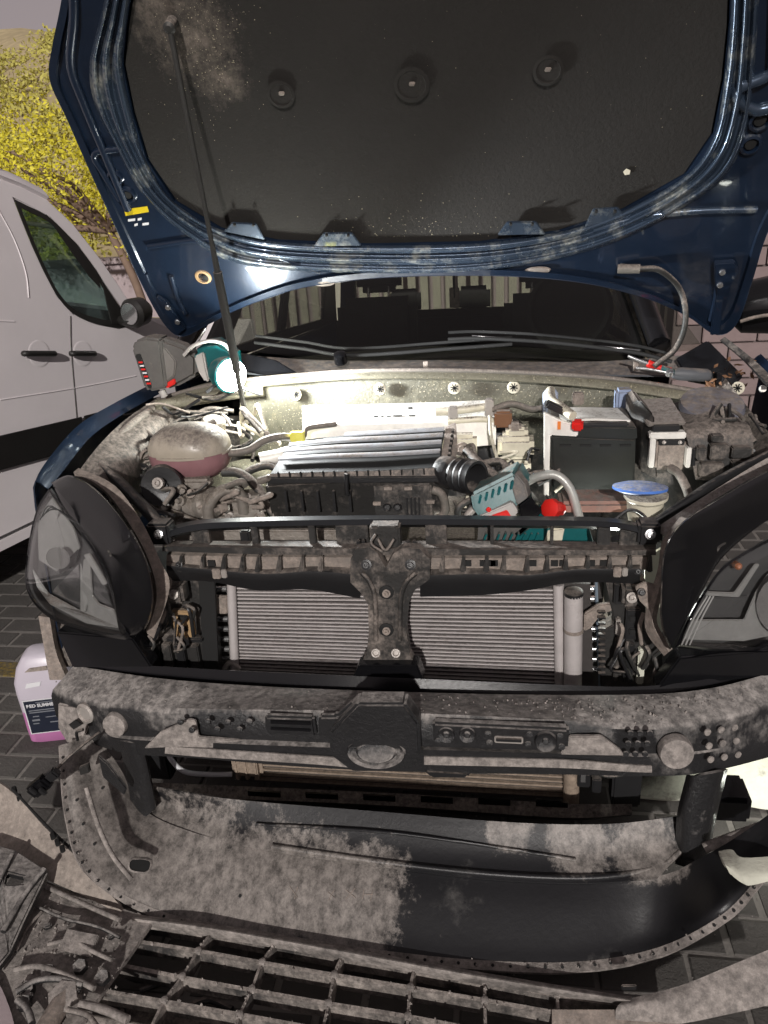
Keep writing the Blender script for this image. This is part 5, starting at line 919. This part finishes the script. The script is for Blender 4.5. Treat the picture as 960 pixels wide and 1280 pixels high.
# ================================================================== WHITE VAN
va = math.radians(17); VN = Vector((math.cos(va), -math.sin(va), 0)); VD = Vector((math.sin(va), math.cos(va), 0)); V0 = Z(0, 685, .28)
def W(a, b, off=0): return PL(a, b, V0+VN*off, VN)
def WU(u, z, off=0): return Vector((V0.x, V0.y, 0))+VD*u+Vector((0, 0, z))+VN*off
van = thing('van', Vector((V0.x, V0.y, 0))-VN*.85, 'white panel van with dark side strip and black door handles, left of the car', 'van')
win = [(18, 249), (32, 256), (62, 272), (95, 305), (120, 338), (142, 375), (158, 402), (150, 410), (118, 404), (92, 392), (72, 370), (55, 338), (40, 305), (26, 270)]
sil = [(-60, 205), (-20, 215), (0, 223), (28, 234), (60, 250), (92, 280), (125, 322), (150, 358), (172, 392), (196, 408), (240, 425), (290, 445)]
top = [W(a, b) for a, b in sil]
u_last = (top[-1]-V0).dot(VD)
loop = [WU(-2.2, top[0].z), ] + top + [WU(u_last+.25, .95), WU(u_last+.3, .4), WU(u_last-.1, .28), WU(-2.2, .28)]
plate('body_side', loop, VN*-.04, 'van', van, [[W(a, b) for a, b in win]], .006)
ta = top[0].z
plate('far_side', [WU(-2.2, ta-.05, -1.7), WU(-.9, ta-.05, -1.7), WU(-.8, .98, -1.7), WU(u_last+.25, .93, -1.7), WU(u_last+.3, .4, -1.7), WU(u_last-.1, .28, -1.7), WU(-2.2, .28, -1.7)], VN*.04, 'van', van)
tube('far_pillar', [v-VN*1.69 for v in [WU(-.9, ta-.03)]+top[1:]], .035, 'vanblack', van, 30, 8)
# roof, windscreen and bonnet between the two sides
tp = [WU(-2.2, top[0].z)]+top
surf('roof', [[v-VN*.01 for v in tp[:6]], [v-VN*.12+Vector((0, 0, .05)) for v in tp[:6]], [v-VN*.85+Vector((0, 0, .1)) for v in tp[:6]], [v-VN*1.58+Vector((0, 0, .05)) for v in tp[:6]], [v-VN*1.69 for v in tp[:6]]], 'van', van, 20, 12, .02)
surf('windscreen', [[v-VN*.06+Vector((0, 0, .01)) for v in tp[5:10]], [v-VN*.85+VD*.12+Vector((0, 0, .05)) for v in tp[5:10]], [v-VN*1.64 for v in tp[5:10]]], 'vglass', van, 14, 8, .006)
surf('van_bonnet', [[v-VN*.01 for v in tp[9:]], [v-VN*.85+Vector((0, 0, .06)) for v in tp[9:]], [v-VN*1.69 for v in tp[9:]]], 'van', van, 10, 8, .02)
plate('front_panel', [WU(u_last+.25, .95), WU(u_last+.3, .4), WU(u_last+.3, .4, -1.7), WU(u_last+.25, .95, -1.7)], VD*.03, 'van', van)
c_ = (sum(p[0] for p in win)/len(win), sum(p[1] for p in win)/len(win))
wf_ = plate('window', [W(c_[0]+(a-c_[0])*.99, c_[1]+(b-c_[1])*.99, -.012) for a, b in win], VN*-.005, 'vglass', van)
surf('window_frame', [[W(a, b, .004) for a, b in win+win[:1]], [W(c_[0]+(a-c_[0])*k(a), c_[1]+(b-c_[1])*k(a), .005) for k in [lambda a: .88] for a, b in win+win[:1]]], 'vanblack', van, 70, 0, .004)
plate('quarter_panel', [W(128, 352, .008), W(150, 384, .008), W(160, 405, .008), W(140, 405, .008), W(134, 380, .008)], VN*-.006, 'vanblack', van)
plate('quarter_panel', [W(58, 268, .007), W(95, 304, .007), W(122, 342, .007), W(126, 360, .007), W(112, 345, .007), W(88, 312, .007)], VN*-.006, 'vanblack', van)
for (x0, x1, y_) in ((30, 68, 442), (89, 118, 442)):
    lathe('handle_recess', W((x0+x1)/2, y_, .001), VN, [(0, .062), (.002, .055), (-.004, .03), (-.004, .001)], 'van', van, 24)
    tube('door_handle', [W(x0, y_, .02), W(x0+4, y_, .035), W(x1-4, y_, .035), W(x1, y_, .02)], .014, 'vanblack', van, 12, 8)
def strip(nm, pts, off, m_): plate(nm, [W(a, b, off) for a, b in pts], VN*-.01, m_, van, (), .002)
strip('side_strip', [(-60, 562), (0, 545), (103, 521), (103, 560), (0, 588), (-60, 606)], .02, 'vanblack')
strip('side_strip', [(106, 520), (190, 498), (230, 490), (230, 524), (106, 559)], .02, 'vanblack')
strip('sill', [(-60, 700), (0, 676), (100, 628), (180, 590), (180, 596), (100, 640), (0, 690), (-60, 716)], .012, 'van')
for pts in ([(88, 395), (89, 440), (94, 500), (96, 523)], [(-2, 262), (18, 300), (32, 340), (36, 372)], [(-30, 400), (18, 402)], [(0, 500), (100, 484), (170, 470)]): tube('panel_seam', [W(a, b, .0005) for a, b in pts], .003, 'van' if pts[0][0] != 88 else 'toolgrey', van, 20, 6)
mm_ = W(172, 390, .10); lathe('door_mirror', mm_, (.3, 1, .05), [(-.06, .06), (-.04, .075), (.03, .07), (.07, .04), (.08, .01)], 'vanblack', van, 22)
lathe('mirror_glass', mm_+Vector((-.015, -.065, 0)), (-.3, -1, 0), [(0, .054), (.003, .052), (.003, .001)], 'mirror', van, 20)
tube('mirror_arm', [W(150, 400, .0), W(162, 402, .08), W(175, 398, .13)], .025, 'vanblack', van, 8, 8)
for u in (-1.6, u_last-.25):
    for off in (-.12, -1.58):
        wv = lathe('wheel', WU(u, .3, off), VN, [(-.1, .2), (-.1, .28), (-.06, .3), (.06, .3), (.1, .28), (.1, .2), (.05, .18), (.05, .001)], 'tyre', van, 28)
plate('van_floor', [WU(-2.2, .3), WU(u_last, .3), WU(u_last, .3, -1.7), WU(-2.2, .3, -1.7)], (0, 0, .03), 'vanblack', van)
for off in (-.5, -1.2): box('van_seat', WU(-.15, .95, off), (.45, .15, .7), 'seat', van, (0, 0, -va), .05)
# ================================================================== COOLANT JUG
jb = Z(66, 928, 0); jg = thing('coolant_jug', jb, 'milky jug part filled with pink coolant, dark label, on the pavers', 'jug')
ja = .25
def jsec(z, wx, wy, n=32, cx=0, cy=0, e=.42):
    out = []
    for i in range(n):
        t = 2*math.pi*i/n; c, s = math.cos(t), math.sin(t)
        x = math.copysign(abs(c)**e, c)*wx+cx; y = math.copysign(abs(s)**e, s)*wy+cy
        out.append(jb+Vector((x*math.cos(ja)-y*math.sin(ja), x*math.sin(ja)+y*math.cos(ja)+.06, z)))
    return out
def jloft(nm, secs, m_):
    n = 32; vs = [v for s in secs for v in s]; fs = [(j*n+i, j*n+(i+1) % n, (j+1)*n+(i+1) % n, (j+1)*n+i) for j in range(len(secs)-1) for i in range(n)]
    fs += [tuple(range(n)), tuple((len(secs)-1)*n+i for i in range(n))]; o = mesh_obj(nm, vs, fs, m_, jg); shade_auto(o, 45); return o
jloft('coolant', [jsec(.003, .082, .055), jsec(.012, .092, .064), jsec(.06, .094, .066), jsec(.13, .094, .066)], 'jugpink')
jloft('jug_body', [jsec(.1305, .094, .066), jsec(.2, .096, .067), jsec(.24, .094, .066), jsec(.29, .078, .056), jsec(.325, .055, .045), jsec(.335, .04, .035)], 'jug')
def jp(x, z, o=.0675): return jb+Vector((x*math.cos(ja)+o*math.sin(ja), x*math.sin(ja)-o*math.cos(ja)+.06, z))
JN = Vector((math.sin(ja), -math.cos(ja), 0))
lbm = plate('label_border', [jp(-.072, .05, .0685), jp(.08, .05, .0685), jp(.08, .185, .0685), jp(-.072, .185, .0685)], JN*-.001, 'print', jg)
plate('label', [jp(-.068, .054, .0695), jp(.076, .054, .0695), jp(.076, .181, .0695), jp(-.068, .181, .0695)], JN*-.0008, 'label', jg)
def jtext(txt, x, z, size, m_):
    c = bpy.data.curves.new('lettering', 'FONT'); c.body = txt; c.size = size; c.extrude = .0004; c.offset = .0006
    t = bpy.data.objects.new('t', c); COL.objects.link(t); me = bpy.data.meshes.new_from_object(t.evaluated_get(bpy.context.evaluated_depsgraph_get())); bpy.data.objects.remove(t)
    me.materials.clear(); me.materials.append(M[m_]); o = bpy.data.objects.new('lettering', me); COL.objects.link(o); o.parent = jg; o.location = jp(x, z, .0702)-jb; o.rotation_euler = (math.radians(90), 0, ja)
jtext('RED SUMMER', -.062, .157, .0165, 'print')
for k, (x0, x1, z_, h) in enumerate(((-.03, .03, .172, .003), (-.058, .03, .142, .004), (-.058, .04, .134, .004), (-.05, -.03, .118, .004), (-.01, .03, .112, .003), (-.055, -.03, .102, .007), (-.055, -.035, .09, .004), (.0, .03, .09, .004))):
    plate('label_lines', [jp(x0, z_, .0702), jp(x1, z_, .0702), jp(x1, z_+h, .0702), jp(x0, z_+h, .0702)], JN*-.0005, 'printd', jg)
plate('batch_sticker', [jp(-.05, .232, .0695), jp(-.002, .236, .0695), jp(.004, .25, .066), jp(-.042, .248, .066)], JN*-.001, 'print', jg)
plate('handle_opening', [jp(-.04, .288, .062), jp(.03, .288, .062), jp(.03, .30, .058), jp(-.025, .298, .058)], JN*-.01, 'tan', jg)
# ================================================================== TOOLS
# work light by the left wing
wb = V(240, 470, 2.34); wk = thing('work_light', wb, 'lit teal cordless work light with grey battery, resting by the left wing', 'work light')
YW = 2.33
bt2 = pp('battery_pack', [(164, 436), (168, 426), (182, 422), (200, 424), (208, 486), (186, 490), (180, 486)], YW-.03, .08, 'toolgrey', wk, (), .01)
pp('battery_label', [(168, 444), (175, 442), (190, 486), (185, 486)], YW-.034, .01, 'void', wk); 
for k in range(7): bx('label_print', 173+k*1.7, 452+k*4.4, 178+k*1.7, 454+k*4.4, YW-.037, .002, 'print' if k % 2 else 'red', wk, 0)
pp('grip', [(186, 426), (200, 422), (228, 432), (246, 446), (246, 470), (224, 482), (206, 488), (196, 470), (190, 446)], YW-.01, .06, 'toolgrey', wk, (), .012)
pp('red_release', [(206, 480), (218, 473), (219, 480), (208, 486)], YW-.018, .02, 'red', wk, (), .003)
pp('side_ridge', [(194, 436), (206, 434), (220, 452), (218, 470), (206, 480), (200, 462)], YW-.018, .02, mat('mid_grey_tool_plastic', (.15, .14, .13), .5), wk, (), .004)
pp('teal_housing', [(240, 440), (256, 428), (272, 426), (290, 438), (294, 468), (276, 484), (254, 474), (244, 460)], YW-.02, .09, 'teal', wk, (), .014)
pp('silver_guard', [(242, 446), (254, 440), (258, 462), (262, 476), (256, 478), (248, 466)], YW-.035, .03, 'toolsilver', wk, (), .005)
tube('guard_hoop', V3([(230, 444, YW-.02), (242, 432, YW-.03), (262, 426, YW-.03), (280, 430, YW-.02), (290, 442, YW)]), .006, 'toolsilver', wk, 20, 8)
tube('hook', V3([(238, 440, YW+.02), (250, 422, YW+.02), (257, 410, YW+.02)]), .004, 'chrome', wk, 6, 6)
tube('foot', V3([(202, 488, YW), (206, 496, YW)]), .012, 'toolsilver', wk, 2, 8)
lc = V(288, 469, YW-.045); LD = Vector((.72, -.62, -.05)).normalized()
lathe('lamp_head', lc, LD, [(-.06, .045), (-.03, .054), (0, .056), (.004, .052)], 'teal', wk, 28)
lathe('lamp_lens', lc+LD*.003, LD, [(0, .050), (.010, .049), (.018, .038), (.022, .018), (.023, .001)], 'lampface', wk, 28)
def lamp(nm, loc, e, col, size, parent=None, spot=None, d=None):
    l = bpy.data.lights.new(nm, 'SPOT' if spot else 'POINT'); l.energy = e; l.color = col; l.shadow_soft_size = size
    if spot: l.spot_size = math.radians(spot); l.spot_blend = .5
    o = bpy.data.objects.new(nm, l); COL.objects.link(o); o.location = loc
    if d is not None: o.rotation_euler = Vector(d).to_track_quat('-Z', 'Y').to_euler()
    return o
lamp('work_light_beam', lc+LD*.07, 17, (.97, 1, .93), .035)
lamp('work_light_throw', lc+LD*.06, 110, (.95, .98, 1), .03, None, 110, Vector((1, -.28, -.20)))
# second cordless tool lying in the bay
tb = V(625, 640, 1.85); dv = thing('impact_driver', tb, 'teal cordless driver with red markings lying in the engine bay by the battery', 'power tool')
a = plate('battery_pack', V3([(587, 618, 1.80), (643, 590, 1.82), (658, 616, 1.80), (640, 640, 1.78), (600, 650, 1.78), (590, 636, 1.79)]), (.02, .10, 0), 'teal', dv, (), .008)
for k in range(6): box('pack_rib', V(600+k*8, 624-k*3.6, 1.79), (.006, .012, .022), mat('dark_teal_rib', (0, .09, .1), .4) if k == 0 else bpy.data.materials['dark_teal_rib'], dv, (0, .2, 0), .002)
plate('pack_end', V3([(644, 591, 1.81), (656, 606, 1.80), (660, 622, 1.79), (646, 632, 1.78), (640, 610, 1.79)]), (.01, .03, 0), 'toolgrey', dv, (), .003)
plate('grey_band', V3([(598, 646, 1.775), (640, 628, 1.775), (648, 640, 1.77), (640, 650, 1.77), (606, 654, 1.77)]), (0, .03, 0), 'toolsilver', dv, (), .003)
plate('red_band', V3([(614, 645, 1.768), (634, 638, 1.768), (640, 648, 1.765), (614, 652, 1.765)]), (0, .01, 0), 'red', dv, (), .002); box('red_dot', V(611, 637, 1.768), (.012, .01, .012), 'red', dv, (0, 0, 0), .004)
plate('tool_foot', V3([(648, 634, 1.80), (664, 622, 1.82), (678, 640, 1.82), (668, 652, 1.8), (652, 652, 1.8)]), (0, .06, 0), 'gloss', dv, (), .004)
pp('tool_grip', [(598, 655), (650, 655), (700, 656), (690, 664), (640, 676), (610, 690), (596, 690)], 1.80, .05, 'toolgrey', dv, (), .008)
for k in range(9): box('grip_rib', V(606+k*8, 672, 1.79), (.005, .02, .03), 'teal', dv, (0, .35, 0), .001)
pp('tool_body', [(640, 672), (660, 656), (735, 656), (745, 690), (640, 690)], 1.79, .06, 'teal', dv, (), .01)
pp('tool_flash', [(686, 662), (706, 660), (700, 690), (676, 690)], 1.782, .02, 'cream', dv, (), .004)
rc = lathe('red_selector', V(692, 636, 1.83), (-.6, -.7, .3), [(-.03, .018), (-.01, .020), (0, .026), (.018, .026), (.022, .018), (.022, .001)], 'red', dv, 8)
lathe('tool_collar', V(676, 640, 1.85), (-.6, -.7, .3), [(-.02, .016), (.01, .018), (.012, .001)], 'teal', dv, 14)
lamp('added_panel_lamp', V(760, 690, 1.90), 3.2, (.97, 1, .93), .02)  # added lamps brightening the pale right-hand panels, separate from the driver
lamp('added_panel_lamp', V(935, 990, 1.66), 1.3, (.97, 1, .9), .02)
lamp('added_panel_lamp', V(930, 1020, 1.62), 9, (.97, 1, .9), .02, None, 46, V(930, 1082, 1.29)-V(930, 1020, 1.62))
# screwdriver and ratchet on the right of the cowl
sdv = thing('screwdriver', V(810, 455, 2.42), 'screwdriver with red and green handle on the cowl below the washer hose', 'screwdriver')
tube('blade', V3([(785, 445, 2.42), (800, 451, 2.41), (812, 455, 2.40)]), .005, 'chrome', sdv, 6, 8)
tube('handle', V3([(810, 454, 2.40), (824, 460, 2.40), (838, 464, 2.40)]), .011, 'red', sdv, 6, 10); tube('handle_end', V3([(826, 460, 2.395), (842, 466, 2.395)]), .010, 'teal', sdv, 4, 10)
rt = thing('ratchet', V(830, 466, 2.40), 'small chrome ratchet lying beside the screwdriver on the cowl', 'ratchet')
tube('shaft', V3([(795, 460, 2.40), (815, 462, 2.39), (835, 466, 2.38)]), .0045, 'chrome', rt, 6, 8); lathe('ratchet_head', V(837, 466, 2.38), (0, -.3, 1), [(-.008, .012), (.006, .012), (.008, .008)], 'chrome', rt, 14)
tc_ = thing('torch', V(868, 468, 2.40), 'small grey-green torch lying at the right end of the cowl', 'torch')
lathe('torch_barrel', V(862, 468, 2.40), (1, .12, -.12), [(-.05, .014), (-.03, .02), (.05, .02), (.06, .015)], 'cowl', tc_, 16); disc('torch_cap', V(893, 474, 2.4), (1, .1, -.1), .021, .014, 'gloss', tc_)
vs, fs = leaves([(V(905, 468, 2.42), .05), (V(925, 462, 2.44), .05), (V(922, 476, 2.4), .04), (V(890, 476, 2.4), .03)], 16, .012, random.Random(8), 1)
o = mesh_obj('dry_leaves', vs, fs, 'dry'); o['kind'] = 'stuff'; o['label'] = 'dry brown leaves caught in the right corner of the cowl'; o['category'] = 'leaves'

# dried mud crumbs lying on the upward faces
def crumbs(n, seeds, rnd, smin, smax, nm, parent, m_='mud'):
    vs, fs = [], []
    for _ in range(n):
        p = rnd.choice(seeds)(); q = rnd.uniform(smin, smax)*rnd.random()**1.5+.0012; k = len(vs)
        pts = [Vector((rnd.uniform(-1, 1), rnd.uniform(-1, 1), 0))*q for _ in range(4)]
        a = rnd.uniform(0, 6.28)
        for i in range(4): vs.append(p+Vector((math.cos(a+i*1.57)*q*rnd.uniform(.6, 1.2), math.sin(a+i*1.57)*q*rnd.uniform(.6, 1.2), -.002)))
        for i in range(4): vs.append(p+Vector((math.cos(a+i*1.57)*q*.5, math.sin(a+i*1.57)*q*.5, q*rnd.uniform(.3, .8))))
        fs += [(k+4, k+5, k+6, k+7)]+[(k+i, k+(i+1) % 4, k+4+(i+1) % 4, k+4+i) for i in range(4)]
    o = mesh_obj(nm, vs, fs, m_, parent); o['kind'] = 'stuff'; return o
rc_ = random.Random(12)
def on_row(row):
    def f(): i = rc_.randrange(len(row)-1); return G(*row[i]).lerp(G(*row[i+1]), rc_.random())+Vector((rc_.uniform(-.004, .004), rc_.uniform(-.006, .008), .004))
    return f
def on_rib(i):
    def f():
        k = rc_.randrange(4); return G(*hb[k][i]).lerp(G(*hb[k+1][i]), rc_.random())+Vector((rc_.uniform(-.004, .004), 0, .007))
    return f
crumbs(160, [on_row(r) for r in hb[:4]]*2+[on_rib(i) for i in range(6)], rc_, .001, .005, 'mud_crumbs', bc)
bt0 = V3([(92, 832, 1.64), (200, 848, 1.56), (330, 858, 1.53), (480, 864, 1.52), (640, 868, 1.52), (800, 868, 1.53), (890, 860, 1.57), (975, 838, 1.66)])
bt1 = V3([(66, 862, 1.58), (140, 880, 1.48), (250, 886, 1.43), (400, 888, 1.40), (560, 893, 1.39), (700, 900, 1.40), (820, 905, 1.43), (985, 872, 1.60)])
q0, q1 = rs(bt0, 80), rs(bt1, 80)
def on_beam(): i = rc_.randrange(80); return q0[i].lerp(q1[i], rc_.uniform(.1, .95))+Vector((rc_.uniform(-.01, .01), 0, .001))
crumbs(350, [on_beam], rc_, .001, .003, 'mud_crumbs', cb)
def on_face(): return G(rc_.uniform(20, 150), rc_.uniform(1120, 1250), .125)
crumbs(160, [on_face], rc_, .001, .004, 'mud_crumbs', bc)
def on_apron():
    i = rc_.randrange(8, 60); return ra[i].lerp(rb_[i], rc_.uniform(0, 1))+Vector((rc_.uniform(-.01, .01), 0, .003))
crumbs(60, [on_apron], rc_, .0006, .0022, 'mud_crumbs', ap)
def on_ground(): return Vector((rc_.uniform(-2.2, 1.2), rc_.uniform(.7, 2.6), .002))
o = crumbs(2500, [on_ground], rc_, .001, .005, 'grit', None, 'joint'); o['label'] = 'loose grit and dried mud crumbs scattered over the pavers'; o['category'] = 'grit'

# pale specks of dust and pollen stuck to the bonnet lining
vs, fs = [], []
sp = random.Random(21)
def speck(px, py, q):
    c = H(px, py, -.004); k = len(vs); a = sp.uniform(0, 3); ex = Vector((1, 0, 0)); ey = HN.cross(ex)
    for i in range(4): vs.append(c+ex*math.cos(a+i*1.57)*q*sp.uniform(.5, 1.2)+ey*math.sin(a+i*1.57)*q*sp.uniform(.5, 1.2))
    fs.append((k, k+1, k+2, k+3))
for _ in range(420): speck(sp.gauss(255, 32), abs(sp.gauss(60, 60)), .0004+.0014*sp.random()**2)
for _ in range(160): speck(sp.gauss(520, 60), 296-abs(sp.gauss(0, 26)), .0005+.0016*sp.random()**2)
for _ in range(110): speck(sp.uniform(200, 880), sp.uniform(5, 250), .0004+.001*sp.random()**3)
o = mesh_obj('dust_specks', vs, fs, mat('pale_dust_speck', (.35, .31, .22), .9, bump=0), bon); o['kind'] = 'stuff'
plate('stuck_leaf', HL([(779, 215), (783, 211), (788, 213), (787, 218), (781, 219)], -.003), HN*-.001, 'cream', bon)
